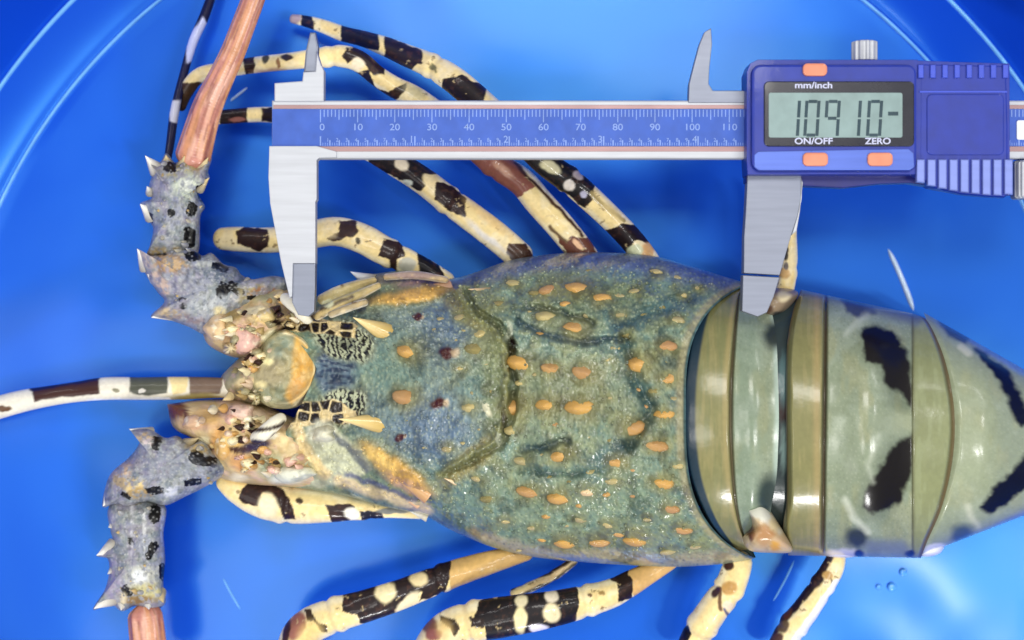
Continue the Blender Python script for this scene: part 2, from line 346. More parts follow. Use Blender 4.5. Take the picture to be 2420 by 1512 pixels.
# cervical groove rim
grv = [(1085, 690), (1110, 735), (1160, 765), (1192, 815), (1196, 905), (1190, 990), (1168, 1050), (1105, 1085), (1040, 1122)]
P.line(grv, 10, (122, 126, 82), 6, .9)
mg = P.m_line([(x+17, y) for x, y in grv], 7, 6)
P.mix(mg*.5, (84, 92, 70))
P.blob(1208, 822, 7, 32, 0, DARK, .3); P.blob(1190, 990, 8, 30, 0, DARK, .3)
P.blob(1200, 780, 8, 24, 10, (176, 184, 168), .4, .9); P.blob(1150, 968, 8, 18, -20, (224, 222, 200), .4, .9); P.blob(1176, 1040, 8, 16, 0, (180, 186, 168), .4, .8)
# speckle
d1, d2, idv = cells(Xc/13, Yc/13, 4)
P.mix((1-sstep(.10, .30, d1))*(idv > .35)*.55*top, (150, 164, 142))
P.mix((1-sstep(.08, .26, d1))*(idv < .2)*.55, (50, 70, 70))
d1b, _, idb = cells(Xc/7.5, Yc/7.5, 8); P.mix((1-sstep(.15, .4, d1b))*(idb > .6)*.3, (164, 172, 148)); P.mix((1-sstep(.15, .4, d1b))*(idb < .25)*.35, (44, 64, 76))
# rear margin
dr = x_rear-Xc
P.mix(sstep(30, 16, dr)*.65*sstep(-.2, .4, cz), (158, 150, 122)); P.mix(sstep(8, 3, dr), (70, 100, 108))
# head markings, with one painted highlight on the cheek
mz = sstep(-.15, .15, np.sin(Xc/2.3+6*(fbm(Xc/16, Yc/16, 3)-.5)*2+3*(fbm(Xc/7, Yc/7, 5)-.5)*2))
reg = np.clip(P.m_blob(812, 806, 74, 48, 22, .2)+P.m_blob(806, 962, 66, 44, -12, .2), 0, 1)
P.mix(reg, (176, 184, 160)); P.mix(reg*mz, (14, 13, 18))
regb = P.m_blob(790, 880, 48, 62, 0, .3); st = sstep(.42, .58, fbm(Xc/22, Yc/6, 29, 2))
P.mix(regb*(1-reg)*.9, (88, 108, 132)); P.mix(regb*(1-reg)*st*.85, (40, 54, 84))
e1, e2, eid = cells(Xc/27, Yc/27, 14)
reg2 = np.clip(P.m_poly([(620, 720), (690, 700), (760, 752), (845, 770), (838, 800), (752, 788), (660, 772)])+P.m_poly([(600, 960), (700, 946), (790, 946), (850, 972), (838, 1000), (760, 998), (700, 1012), (620, 1000)]), 0, 1)
P.mix(reg2, (222, 204, 160)); P.mix(reg2*sstep(.10, .2, e2-e1)*(eid > .25), (22, 11, 11))
P.blob(704, 728, 36, 15, 42, (244, 238, 210)); P.blob(727, 716, 24, 8, 45, (48, 26, 22)); P.blob(655, 690, 34, 16, -12, (176, 122, 84)); P.blob(660, 702, 30, 7, 0, DARK)
P.poly([(740, 1010), (800, 1012), (850, 1060), (880, 1110), (800, 1150), (700, 1150), (690, 1060)], (196, 200, 176), 6, .9)
P.blob(765, 1022, 34, 24, 10, (244, 246, 236), .5); P.line([(700, 1010), (730, 1080), (770, 1120)], 12, (228, 208, 162), 8)  # white blob is a bright highlight put into the colour
P.line([(780, 1020), (830, 1060), (870, 1110)], 9, (72, 82, 102), 6, .8)
P.line([(800, 1135), (870, 1160), (960, 1185), (1010, 1205)], 12, (228, 208, 166), 8, .9); P.line([(820, 1120), (900, 1150), (980, 1180)], 6, (88, 92, 128), 5, .8)
P.line([(820, 700), (900, 660), (1000, 660)], 12, (128, 120, 120), 8, .8); P.line([(760, 730), (830, 712), (880, 716)], 9, (150, 138, 96), 7, .8); P.line([(850, 735), (890, 700)], 7, (66, 72, 74), 5, .8)
P.blob(1000, 668, 60, 10, -6, (164, 130, 140), .5, .7)
P.blob(770, 715, 14, 10, 0, (206, 206, 168), .5, .8)
# big orange ridges
rid = [(975, 697, 82, 15, -10), (935, 1108, 88, 20, 35)]
for cx, cy, rx, ry, an in rid:
    P.blob(cx, cy, rx*1.12, ry*1.5, an, (144, 132, 84), .5, .8); P.blob(cx, cy, rx, ry, an, (216, 172, 92), .5)
P.blob(900, 1085, 46, 14, 35, (222, 190, 116), .6, .8); P.blob(960, 1146, 50, 12, 25, (222, 176, 130), .6, .7)
holes = [(1055, 833, 21, 14), (1035, 955, 22, 13), (987, 748, 11, 7), (945, 1031, 12, 9)]
for cx, cy, rx, ry in holes: P.blob(cx, cy, rx, ry, 0, (64, 26, 26), .3); P.blob(cx+rx*1.05, cy, rx*.35, ry*.7, 0, (204, 180, 150), .5, .7)
P.c = np.clip(P.c*np.array([1.10, 1.07, .95]), 0, 1)
tubs = [(1215, 672, 12, 1), (1297, 687, 17, 0), (1365, 685, 21, 0), (1420, 707, 16, 0), (1550, 645, 11, 1), (1650, 682, 10, 1), (1290, 750, 17, 1), (1362, 778, 19, 0), (1462, 745, 12, 1), (1484, 790, 12, 1), (1573, 818, 17, 0), (1597, 757, 13, 1), (1514, 860, 22, 0), (1577, 895, 16, 0), (1232, 858, 24, 0), (1305, 872, 17, 0), (1383, 880, 22, 0), (1216, 962, 23, 0), (1295, 957, 19, 0), (1370, 963, 23, 0), (1491, 1011, 22, 0), (1570, 980, 16, 0), (1551, 1052, 18, 0), (1212, 1017, 14, 1), (1326, 1075, 19, 0), (1237, 1088, 15, 1), (1456, 1091, 16, 0), (1563, 1140, 19, 0), (1249, 1161, 19, 0), (1321, 1176, 19, 0), (1386, 1161, 15, 2), (1156, 1176, 14, 1), (1583, 1200, 15, 0), (1612, 1250, 15, 0), (1436, 1238, 12, 1), (1370, 1226, 11, 1), (1333, 1281, 18, 0), (1417, 1279, 17, 0), (1503, 1276, 20, 0), (1577, 1302, 13, 1), (1448, 1135, 12, 1), (967, 832, 20, 0), (958, 940, 22, 0), (1125, 826, 18, 1), (1112, 962, 15, 1), (1088, 752, 12, 1), (1140, 790, 14, 1), (1090, 870, 11, 1), (1265, 695, 10, 1), (1060, 1060, 12, 1), (1130, 1130, 11, 1), (1230, 905, 9, 1), (1440, 940, 9, 1), (1545, 925, 9, 1), (1610, 700, 9, 1), (1500, 690, 10, 1), (1260, 1245, 10, 1), (1195, 1230, 10, 1), (1530, 1225, 10, 1), (1640, 1290, 11, 1), (1440, 850, 9, 1), (1180, 720, 11, 1), (1600, 1100, 11, 1)]
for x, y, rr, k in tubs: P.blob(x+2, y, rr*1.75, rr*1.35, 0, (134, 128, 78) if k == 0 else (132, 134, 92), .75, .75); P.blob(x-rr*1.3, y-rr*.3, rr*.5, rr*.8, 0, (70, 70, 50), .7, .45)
P.c = P.c*.93; P.grain(.22, 4.5); P.c = np.clip(P.c*(1-.38*sstep(.52, .72, fbm(Xc/34, Yc/34, 131))*top)[..., None]*(1+.22*sstep(.55, .75, fbm(Xc/22, Yc/22, 137)))[..., None], 0, 1)
# relief
Zc = Zc+top*((n3-.5)*.8+(n2-.5)*1.7+(n1-.5)*2.6+(1-sstep(.1, .4, d1))*(idv > .35)*.28)
Zc = Zc+P.m_line(grv, 9, 8)*1.8-mg*2.6-P.m_blob(1208, 822, 7, 32)*1.4-P.m_blob(1190, 990, 8, 30)*1.4
for cx, cy, rx, ry, an in rid: Zc = Zc+P.m_blob(cx, cy, rx, ry*1.2, an, .7)*3.2
for cx, cy, rx, ry in holes: Zc = Zc+P.m_blob(cx, cy, rx*1.1, ry*1.2, 0, .5)*.8
Zc = Zc-P.m_line([(1480, 800), (1500, 900), (1540, 960), (1490, 1050)], 12, 14)*3.48-P.m_line([(1240, 725), (1330, 740), (1400, 760)], 6, 8)*2.32-P.m_line([(1230, 765), (1290, 790), (1370, 806), (1480, 800)], 7, 9)*2.17-P.m_line([(1230, 1060), (1345, 1042)], 6, 8)*2.32-P.m_line([(1470, 760), (1560, 730), (1640, 690)], 12, 14)*2.17-P.m_line([(1230, 1110), (1330, 1120), (1440, 1110)], 7, 9)*1.74
Zc = Zc-sstep(9, 0, dr)*1.2+sstep(40, 22, dr)*.4
Zc = Zc+reg2*(1-sstep(.02, .18, e2-e1))*.8
def zsurf(x, y):
    i = np.argmin((Xc-x)**2+(Yc-y)**2+1e6*(cz < 0.0)); return float(Zc.flat[i])
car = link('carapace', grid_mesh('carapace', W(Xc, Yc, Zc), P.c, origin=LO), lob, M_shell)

def set_col(me, f):
    at = me.color_attributes.new('Col', 'FLOAT_COLOR', 'POINT')
    A = np.ones((len(me.vertices), 4), np.float32)
    co = np.empty(len(me.vertices)*3, np.float32); me.vertices.foreach_get('co', co); co = co.reshape(-1, 3)
    A[:, :3] = f(co); at.data.foreach_set('color', A.ravel())
def tub_mesh(name, tip, base, halo, sd=0):
    """a blunt forward-leaning tubercle, unit radius, x is forward"""
    n, m = 9, 16; t = np.linspace(0, 1, n); a = np.linspace(0, 2*math.pi, m+1)[:-1]; T, A = np.meshgrid(t, a, indexing='ij')
    rr = ((1-T)**.8)*(1+.16*(fbm(np.cos(A)*1.3+sd, np.sin(A)*1.3+sd*3, 5+sd)-.5)*2)+1e-3; h = T**.85*1.0-.3
    P_ = np.stack([rr*np.cos(A)*1.25-.5*T, rr*np.sin(A)*1.05, h], -1)
    me = grid_mesh(name, P_, closed=True)
    c = np.empty(T.shape+(3,)); c[:] = lin(tip)
    k = (sstep(.04, .22, T)*(.7+.3*sstep(-.9, .7, np.sin(A+1+sd))))[..., None]; c = lin(base)*(1-k)+c*k; k2 = sstep(0, .08, T)[..., None]; c = lin(halo)*(1-k2)+c*k2
    at = me.color_attributes.new('Col', 'FLOAT_COLOR', 'POINT'); A4 = np.ones((T.size, 4), np.float32); A4[:, :3] = c.reshape(-1, 3); at.data.foreach_set('color', A4.ravel()); return me
T_or = tub_mesh('tubercle', (214, 166, 86), (166, 130, 68), (112, 114, 74)); T_or.materials.append(M_tbc)
T_pl = tub_mesh('tubercle_pale', (178, 164, 106), (134, 132, 86), (100, 112, 82)); T_pl.materials.append(M_ped)
T_cr = tub_mesh('tubercle_cream', (240, 208, 160), (196, 160, 110), (112, 104, 74)); T_cr.materials.append(M_tbc)
T_yl = tub_mesh('horn', (246, 218, 150), (220, 182, 104), (120, 112, 74)); T_yl.materials.append(M_tbc)
VAR = {0: [T_or], 1: [T_pl], 2: [T_cr]}
for q in range(1, 5):
    m_ = tub_mesh('tubercle', (218-5*q, 170-4*q, 88+3*q), (164, 128-3*q, 66), (112, 112, 74), q); m_.materials.append(M_tbc); VAR[0].append(m_)
    m_ = tub_mesh('tubercle_pale', (200-5*q, 182-4*q, 120), (146, 138, 88), (106, 114, 82), q); m_.materials.append(M_tbc); VAR[1].append(m_)
for q in range(120):
    a_, b_2 = RNG.uniform(1225, 1625), RNG.uniform(640, 1300)
    if all(math.hypot(a_-t_[0], b_2-t_[1]) > t_[2]+20 for t_ in tubs): tubs.append((a_, b_2, RNG.uniform(5.5, 9.5), int(RNG.rand() > .35)))
for q in range(22):
    a_, b_2 = RNG.uniform(900, 1170), RNG.uniform(740, 1120)
    if all(math.hypot(a_-t_[0], b_2-t_[1]) > t_[2]+18 for t_ in tubs) and all(math.hypot(a_-h_[0], b_2-h_[1]) > 30 for h_ in holes): tubs.append((a_, b_2, RNG.uniform(5, 7.5), 1))
for x, y, rr, k in tubs:
    z = zsurf(x, y); p = W(x, y, z-.4); s = rr*1.02*(CAMH-z/1000)/FPX
    o = link('tubercle', VAR[k][random.randrange(len(VAR[k]))], car); o.location = tuple(p-np.array(LO)); o.scale = (s*1.28, s*.84, s*1.0)
    o.rotation_euler = (random.uniform(-.12, .12), random.uniform(-.1, .1), random.uniform(-.25, .25))
# fine granules over the shell: real relief, joined
ng = 3600; gx = RNG.uniform(780, 1690, ng); gy = RNG.uniform(610, 1325, ng); V = []; F = []; CC = []
Xt = Xc[::4, ::4]; Yt = Yc[::4, ::4]; Zt = Zc[::4, ::4]; okt = (cz[::4, ::4] > .12); drt = dr[::4, ::4]; ct = P.c[::4, ::4]; czt = cz[::4, ::4]
for x, y in zip(gx, gy):
    d = (Xt-x)**2+(Yt-y)**2+1e6*(~okt); i = np.argmin(d)
    if d.flat[i] > 90 or drt.flat[i] < 30 or czt.flat[i] < .42: continue
    if x < 880 and 740 < y < 1010: continue
    z = Zt.flat[i]; s = RNG.uniform(1.8, 4.6); b0 = len(V); pc = np.clip(ct.flat[0]*0+ct.reshape(-1, 3)[i]*RNG.uniform(.9, 1.25)+.004, 0, 1)
    for k in range(6):
        aa = k*math.pi/3; V.append(W(x+s*math.cos(aa), y+s*math.sin(aa), z-.15)); CC.append(pc*.8)
    V.append(W(x-s*.3, y, z+s*.12)); CC.append(pc)
    for k in range(6): F.append((b0+k, b0+(k+1) % 6, b0+6))
me = bpy.data.meshes.new('granules'); me.from_pydata([tuple(p-np.array(LO)) for p in V], [], [(a_, c_, b2) for a_, b2, c_ in F]); me.polygons.foreach_set('use_smooth', [True]*len(F))
bmn = bmesh.new(); bmn.from_mesh(me); bmesh.ops.recalc_face_normals(bmn, faces=bmn.faces); bmn.to_mesh(me); bmn.free()
at = me.color_attributes.new('Col', 'FLOAT_COLOR', 'POINT'); A4 = np.ones((len(V), 4), np.float32); A4[:, :3] = np.array(CC); at.data.foreach_set('color', A4.ravel())
go = link('granules', me, car, M_shell); go['kind'] = 'stuff'

# ---- dome patches (antennular plate, antenna bases)
def dome(name, pts, z0, z1, paint, mat, parent, n=40, m=72, power=.55, disp=None, origin=LO):
    """closed outline (grid points) domed up from z0 to z1"""
    C = crom(list(pts)+[pts[0]], 3)[:-1]; c0 = C.mean(0)
    idx = np.linspace(0, len(C), m, endpoint=False).astype(int); C = C[idx]
    t = np.linspace(0, 1, n); T = t[:, None]
    X = c0[0]+(C[None, :, 0]-c0[0])*np.sin(T*math.pi/2)**.9; Y = c0[1]+(C[None, :, 1]-c0[1])*np.sin(T*math.pi/2)**.9
    Z = z0+(z1-z0)*np.clip(np.cos(T*math.pi/2), 0, 1)**power+np.zeros_like(X)
    X = np.vstack([X, c0[0]+(C[None, :, 0]-c0[0])*.86]); Y = np.vstack([Y, c0[1]+(C[None, :, 1]-c0[1])*.86]); Z = np.vstack([Z, np.full((1, m), z0-10.)])
    if disp is not None: Z = Z+disp(X, Y)
    p = paint(X, Y)
    return link(name, grid_mesh(name, W(X, Y, Z)[::-1], p.c[::-1], closed=True, origin=origin), parent, mat)
def p_ant(X, Y):
    p = Paint(X, Y, (160, 156, 122), warp=3, seed=5)
    p.blob(664, 818, 30, 24, 0, (142, 160, 146), .6, .8); p.blob(665, 930, 48, 22, 0, (140, 148, 124), .5, .8); p.blob(640, 880, 40, 30, 0, (160, 146, 112), .6, .7)
    p.poly([(700, 790), (728, 810), (742, 845), (746, 880), (736, 915), (712, 945), (690, 955), (672, 935), (688, 900), (690, 850)], (228, 184, 100), 6)
    p.blob(700, 915, 16, 34, 20, (206, 154, 90), .6, .7)
    p.line([(676, 782), (712, 788), (738, 820), (752, 862), (750, 900), (728, 938), (700, 958)], 8, (250, 234, 188), 4); p.mix(sstep(.5, .7, fbm(X/14, Y/14, 57))*.4, (196, 184, 140))
    p.blob(634, 855, 11, 9, 0, (236, 226, 170), .4); p.blob(600, 850, 22, 12, 10, (238, 226, 172), .4); p.blob(616, 908, 16, 9, 0, (240, 226, 168), .4); p.blob(575, 905, 22, 10, 0, (236, 214, 160), .4)
    p.grain(.12, 5); return p
dome('antennular_plate', [(606, 850), (618, 812), (650, 785), (690, 778), (728, 800), (752, 850), (756, 890), (738, 932), (700, 962), (650, 965), (615, 950), (596, 925), (592, 890), (598, 870)], 33, 40, p_ant, M_ped, lob, power=.8,
     disp=lambda X, Y: 2.6*np.exp(-((np.hypot((X-655)/95, (Y-870)/92)-.93)/.09)**2)*(X > 655)-1.6*np.exp(-((np.hypot((X-655)/95, (Y-870)/92)-.66)/.12)**2)*(X > 640)+3*(fbm(X/22, Y/22, 51)-.5))
def lump_paint(blobs, base=(206, 182, 134)):
    def f(X, Y):
        p = Paint(X, Y, base, warp=6, seed=9); p.mix(sstep(.5, .7, fbm(X/16, Y/16, 41))*.5, (184, 148, 98)); p.mix(sstep(.55, .7, fbm(X/12, Y/12, 44))*.5, (226, 190, 176))
        for b in blobs: p.blob(*b)
        p.grain(.2, 6); return p
    return f
base_bl = [(520, 785, 24, 20, 0, (224, 184, 148), .5), (548, 745, 20, 14, 0, (164, 140, 86), .5), (540, 820, 8, 8, 0, DARK, .3), (575, 800, 26, 34, 0, (220, 176, 160), .5), (590, 790, 14, 16, 0, (232, 190, 184), .5),
           (625, 750, 22, 14, 0, (224, 196, 128), .5), (650, 735, 14, 8, 0, (44, 26, 24), .3), (600, 735, 30, 8, -10, (226, 212, 168), .4), (625, 700, 30, 16, 0, (176, 170, 126), .5), (655, 760, 12, 10, 0, DARK, .3), (640, 795, 22, 14, -20, (232, 226, 190), .5)]
dome('antenna_base', [(478, 785), (500, 740), (560, 715), (600, 690), (660, 672), (700, 700), (704, 745), (680, 775), (650, 800), (610, 840), (560, 845), (520, 832), (490, 812)], 20, 40, lump_paint(base_bl), M_ped, lob, power=.7,
     disp=lambda X, Y: 5*(fbm(X/30, Y/30, 61)-.5))
base_bl2 = [(415, 967, 24, 22, 0, (112, 62, 36), .3), (440, 985, 8, 20, 0, (80, 44, 38), .3), (470, 1000, 46, 16, 0, (212, 172, 140), .5), (560, 975, 36, 22, 0, (226, 190, 170), .5), (600, 985, 30, 16, 0, (234, 212, 184), .5), (490, 985, 30, 20, 0, (204, 166, 104), .5),
            (520, 1040, 22, 34, 0, (204, 154, 88), .5), (545, 1050, 24, 30, 0, (228, 192, 122), .5), (505, 1060, 18, 10, 0, (96, 56, 36), .4), (590, 1060, 30, 10, -20, (56, 42, 62), .4), (612, 1050, 26, 14, -10, (48, 38, 66), .4), (560, 1062, 20, 8, 0, (66, 34, 28), .4),
            (640, 1005, 26, 10, -30, (244, 236, 204), .4), (636, 1028, 22, 8, -10, (60, 44, 30), .4), (640, 1030, 24, 6, 0, (240, 234, 210), .4), (575, 1095, 34, 18, 10, (222, 168, 104), .5), (640, 1100, 34, 30, 0, (176, 182, 146), .5), (680, 1130, 40, 14, 0, (232, 234, 220), .5), (680, 1060, 16, 40, -30, (232, 210, 160), .5), (566, 1128, 20, 10, 0, (240, 226, 190), .5), (480, 1040, 16, 8, -20, (232, 220, 176), .4)]
dome('antenna_base', [(395, 955), (470, 945), (560, 942), (620, 955), (690, 985), (740, 1010), (770, 1060), (780, 1120), (740, 1150), (650, 1148), (560, 1140), (515, 1125), (500, 1085), (460, 1040), (410, 1010)], 18, 38, lump_paint(base_bl2), M_ped, lob, power=.7,
     disp=lambda X, Y: 5*(fbm(X/30, Y/30, 67)-.5))
dome('antenna_base', [(560, 850), (600, 810), (660, 790), (700, 870), (660, 950), (590, 960), (530, 935), (520, 895)], 16, 37, lump_paint([(640, 870, 30, 40, 0, (150, 148, 116), .5), (600, 850, 22, 12, 10, (238, 226, 172), .4), (575, 905, 22, 10, 0, (236, 214, 160), .4)], (168, 160, 122)), M_ped, lob, power=.6)
# small rounded lumps and bristly plates round the mouth
for k, (x, y, rx, ry, z, c) in enumerate([(515, 775, 34, 30, 40, (230, 198, 150)), (580, 800, 34, 34, 41, (228, 184, 168)), (545, 822, 20, 14, 40, (226, 206, 158)), (625, 745, 26, 18, 42, (226, 202, 140)),
                                       (470, 995, 40, 20, 36, (216, 178, 142)), (565, 975, 34, 22, 40, (232, 198, 178)), (530, 1050, 26, 36, 38, (218, 176, 106)), (600, 1085, 34, 20, 36, (222, 178, 118)), (765, 1024, 30, 20, 45, (214, 212, 186)), (690, 1120, 50, 22, 38, (222, 224, 204))]):  # pale cheek lobe carries the same highlight in its colour
    def pf(X, Y, x=x, y=y, c=c, k=k):
        p = Paint(X, Y, c, warp=5, seed=70+k); p.mix(sstep(.5, .75, fbm(X/12, Y/12, 80+k))*.6, tuple(int(q*.75) for q in c)); p.mix(sstep(.6, .75, fbm(X/9, Y/9, 90+k))*.6, (244, 234, 206)); return p
    aa = np.linspace(0, 2*math.pi, 11)[:-1]; j = 1+.14*RNG.randn(10)
    dome('head_lobe', [(x+rx*jj*math.cos(q), y+ry*jj*math.sin(q)) for q, jj in zip(aa, j)], z-8, z, pf, M_ped, lob, n=16, m=40, power=.6)

def eye_p(dk):
    def f(X, Y, U, A):
        p = Paint(X, Y, (246, 240, 214), warp=3, seed=12)
        for q in dk: p.line(*q)
        return p
    return f
# ---- spines
def spine(parent, base, tip, r, c0=(186, 170, 140), c1=(244, 240, 226), name='spine', mat=None):
    b = np.array(base, float); t = np.array(tip, float); n = 8; s = np.linspace(0, 1, n)
    path = [(b[0]+(t[0]-b[0])*q, b[1]+(t[1]-b[1])*q, b[2]+(t[2]-b[2])*q, max(.6, r*((1-q)**.95))) for q in s]
    Pp, U, A = tube(path, 12, 3, caps=(False, False)); k = (U/U.max())[..., None]
    c = lin(c0)*(1-k)+lin(c1)*k; return link(name, grid_mesh(name, Pp, c, closed=True, origin=LO), parent, mat or M_ped)
def limb(name, path, paint, mat, parent=lob, ring=96, flat=.9, mod=None, step=2.6, caps=(True, True)):
    Pp, U, A = tube(path, ring, step, flat, mod, caps); X, Y = toD(Pp); p = paint(X, Y, U, A)
    return link(name, grid_mesh(name, Pp, p.c, closed=True, origin=LO), parent, mat)

# ---- antenna peduncles
GREY = (146, 150, 164)
def ped_paint(spots, top=None, base=GREY):
    def f(X, Y, U, A):
        p = Paint(X, Y, base, warp=4, seed=15); n = fbm(X/20, Y/20, 33); p.mix(sstep(.45, .65, n)*.6, (120, 132, 128)); p.mix(sstep(.5, .7, fbm(X/26, Y/26, 35))*.5, (150, 140, 160)); p.mix(sstep(.5, .65, fbm(X/11, Y/11, 37))*.4, (176, 178, 168)); p.mix(sstep(.55, .7, fbm(X/9, Y/9, 39))*.45, (96, 98, 92))
        for s in spots:
            if sum(s[5]) < 260:
                ww = (s[0]-s[2], s[0]+s[2]); hh = (s[1]-s[3], s[1]+s[3]); q_ = math.radians(s[4]); cq, sq = math.cos(q_), math.sin(q_)
                p.rag([(s[0]+a_*cq-b_2*sq, s[1]+a_*sq+b_2*cq) for a_, b_2 in ((-s[2]*1.1, -s[3]*.8), (0, -s[3]*1.1), (s[2]*1.1, -s[3]*.7), (s[2], s[3]*.9), (-s[2]*.2, s[3]*1.15), (-s[2], s[3]*.6))], tuple(int(v*.3) for v in s[5]), 3, .2, 9)
            else: p.mix(p.m_blob(*s[:5], .45)*(.15+.85*sstep(.38, .58, fbm(X/9, Y/9, 55))), tuple(int(v*.93) for v in s[5]))
        d, _, idd = cells(X/9, Y/9, 6); p.mix((1-sstep(.12, .35, d))*(idd > .6)*.35, (206, 208, 206)); p.mix((1-sstep(.12, .35, d))*(idd < .15)*.4, (80, 84, 92))
        p.grain(.12, 5); return p
    return f
def seg_mod(U, A, L): return (np.abs(np.cos(A))**4.5+np.abs(np.sin(A))**4.5)**(-1/4.5)*(.95+.03*np.sin(A*7)+.07*(fbm(U/20+3, np.abs(A-math.pi)*3, 91)-.5)+.05*np.sin(U/max(L, 1)*math.pi*2+1))
def shell_piece(pts, z0, z1, f):
    def pf(X, Y):
        return f(X, Y, np.full(X.shape, 200.), np.full(X.shape, .3))
    return dome('antenna_segment', pts, z0, z1, pf, M_ped, lob, n=80, m=260, power=.42, disp=lambda X, Y: 1.8*(fbm(X/28, Y/28, 91)-.5)+.5*(fbm(X/9, Y/9, 93)-.5)+.9*np.abs(((X/34+.3*fbm(X/60, Y/60, 95)*3) % 1)-.5))
a1 = shell_piece([(343,368),(362,398),(352,440),(357,468),(331,482),(346,515),(362,540),(354,580),(350,604),(400,614),(455,608),(470,590),(472,540),(474,508),(484,488),(470,462),(470,442),(494,424),(492,404),(500,372),(470,386),(440,364),(415,384),(393,362),(375,384)], 18, 33, ped_paint([(420, 392, 70, 26, 0, (176, 164, 120), .6), (400, 395, 14, 12, 0, (86, 58, 40), .4), (432, 385, 20, 12, 0, (146, 128, 72), .5), (440, 440, 34, 30, 0, (204, 212, 190), .6), (440, 436, 18, 14, 0, (224, 228, 216), .6), (375, 440, 16, 60, 0, (160, 156, 170), .6),
                     (453, 494, 12, 16, 20, BLK), (447, 560, 13, 24, 0, BLK), (404, 502, 8, 9, 0, (34, 44, 54)), (354, 515, 7, 12, 0, (34, 34, 60)), (400, 555, 8, 6, 0, (110, 116, 130)), (480, 455, 14, 20, 0, (60, 34, 40)), (476, 520, 5, 60, 0, (176, 184, 222), .4), (400, 600, 60, 16, 0, (180, 160, 116), .5)]))
a2 = shell_piece([(323,586),(335,625),(348,655),(372,690),(388,714),(356,748),(400,756),(445,772),(490,792),(530,776),(600,742),(660,706),(690,668),(650,652),(600,660),(572,650),(556,632),(528,624),(500,598),(478,604),(455,588),(420,586),(380,596),(350,604)], 20, 37, ped_paint([(395, 620, 50, 24, 10, (176, 140, 94), .6), (405, 622, 26, 16, 10, (236, 202, 150), .5), (375, 598, 16, 6, -10, DARK, .3), (420, 592, 16, 8, 30, (232, 222, 180), .4), (455, 605, 18, 10, 0, BLK, .3), (490, 622, 24, 16, 0, (212, 216, 204), .5), (520, 632, 18, 9, 15, (32, 38, 48), .3),
                     (530, 655, 60, 18, 15, (110, 122, 134), .6), (527, 685, 15, 18, 30, BLK, .3), (550, 672, 12, 8, 0, (40, 38, 40), .3), (562, 688, 14, 8, 20, (34, 30, 34), .3), (556, 702, 18, 10, 0, (236, 234, 232), .4), (432, 716, 9, 15, -5, BLK, .3), (495, 720, 50, 24, 0, (196, 202, 204), .6), (420, 690, 30, 30, 0, (156, 154, 168), .6),
                     (345, 610, 20, 40, 0, (206, 190, 178), .6), (380, 670, 14, 40, -35, (216, 190, 170), .6), (400, 740, 40, 14, 10, (206, 184, 148), .5), (450, 755, 40, 10, 10, (160, 146, 148), .5), (520, 735, 14, 12, 0, (240, 228, 180), .4), (600, 700, 40, 30, 0, (176, 164, 122), .5), (620, 690, 30, 12, -10, (184, 128, 92), .5), (620, 704, 34, 6, 0, DARK, .3)]))
b1 = shell_piece([(266,1178),(254,1210),(260,1250),(264,1284),(228,1312),(254,1320),(258,1350),(248,1392),(220,1440),(262,1428),(288,1444),(320,1432),(352,1444),(390,1426),(386,1380),(390,1320),(386,1260),(392,1200),(360,1182),(310,1176)], 18, 33, ped_paint([(335, 1365, 40, 30, 0, (214, 216, 200), .6), (330, 1362, 20, 16, 0, (238, 242, 244), .6), (350, 1400, 40, 22, 0, (208, 200, 146), .6), (330, 1418, 40, 12, 0, (152, 124, 78), .5), (300, 1395, 9, 14, -40, (40, 32, 26), .3), (285, 1415, 14, 16, 0, (238, 222, 180), .5), (383, 1352, 8, 20, 0, (26, 28, 84), .3),
                     (358, 1301, 10, 22, 25, BLK, .3), (366, 1213, 12, 22, 5, BLK, .3), (308, 1280, 6, 10, -20, (40, 58, 56)), (261, 1280, 5, 13, 0, (40, 40, 84)), (312, 1230, 4, 70, 0, (214, 216, 220), .5), (340, 1240, 4, 60, 0, (226, 228, 230), .5), (384, 1260, 5, 60, 0, (176, 186, 226), .4), (268, 1370, 20, 50, 0, (168, 160, 182), .6), (300, 1170, 60, 20, 0, (186, 170, 140), .5)]))
b2 = shell_piece([(304,1012),(332,1032),(322,1060),(300,1085),(268,1112),(252,1140),(242,1196),(268,1192),(300,1198),(345,1186),(390,1194),(440,1172),(485,1150),(525,1125),(540,1100),(520,1075),(484,1040),(450,1050),(420,1030),(390,1034),(350,1012)], 20, 37, ped_paint([(318, 1148, 24, 18, 0, (242, 216, 150), .5), (330, 1165, 30, 14, 0, (190, 160, 104), .5), (365, 1160, 20, 9, -5, BLK, .3), (400, 1160, 20, 14, 0, (228, 232, 238), .4), (298, 1170, 12, 6, 30, (50, 36, 36), .3), (455, 1140, 20, 8, -10, (30, 36, 68), .3), (462, 1080, 16, 18, 20, (22, 22, 40), .3), (490, 1090, 20, 12, 0, (60, 62, 80), .4), (510, 1110, 16, 14, 0, (92, 98, 118), .5),
                     (372, 1040, 12, 8, 0, BLK, .3), (368, 1055, 9, 8, 0, (24, 32, 56), .3), (340, 1030, 20, 14, 0, (216, 190, 150), .5), (350, 1045, 14, 10, 0, (236, 220, 214), .4), (410, 1050, 30, 20, 0, (204, 210, 206), .6), (400, 1100, 60, 26, 0, (150, 156, 168), .6), (290, 1110, 20, 34, 35, (206, 178, 150), .6), (280, 1140, 20, 16, 0, (190, 168, 130), .6), (330, 1085, 14, 30, 30, (160, 156, 168), .6), (480, 1060, 40, 10, 10, (200, 176, 120), .5), (440, 1030, 40, 10, 10, (130, 120, 140), .5)]))
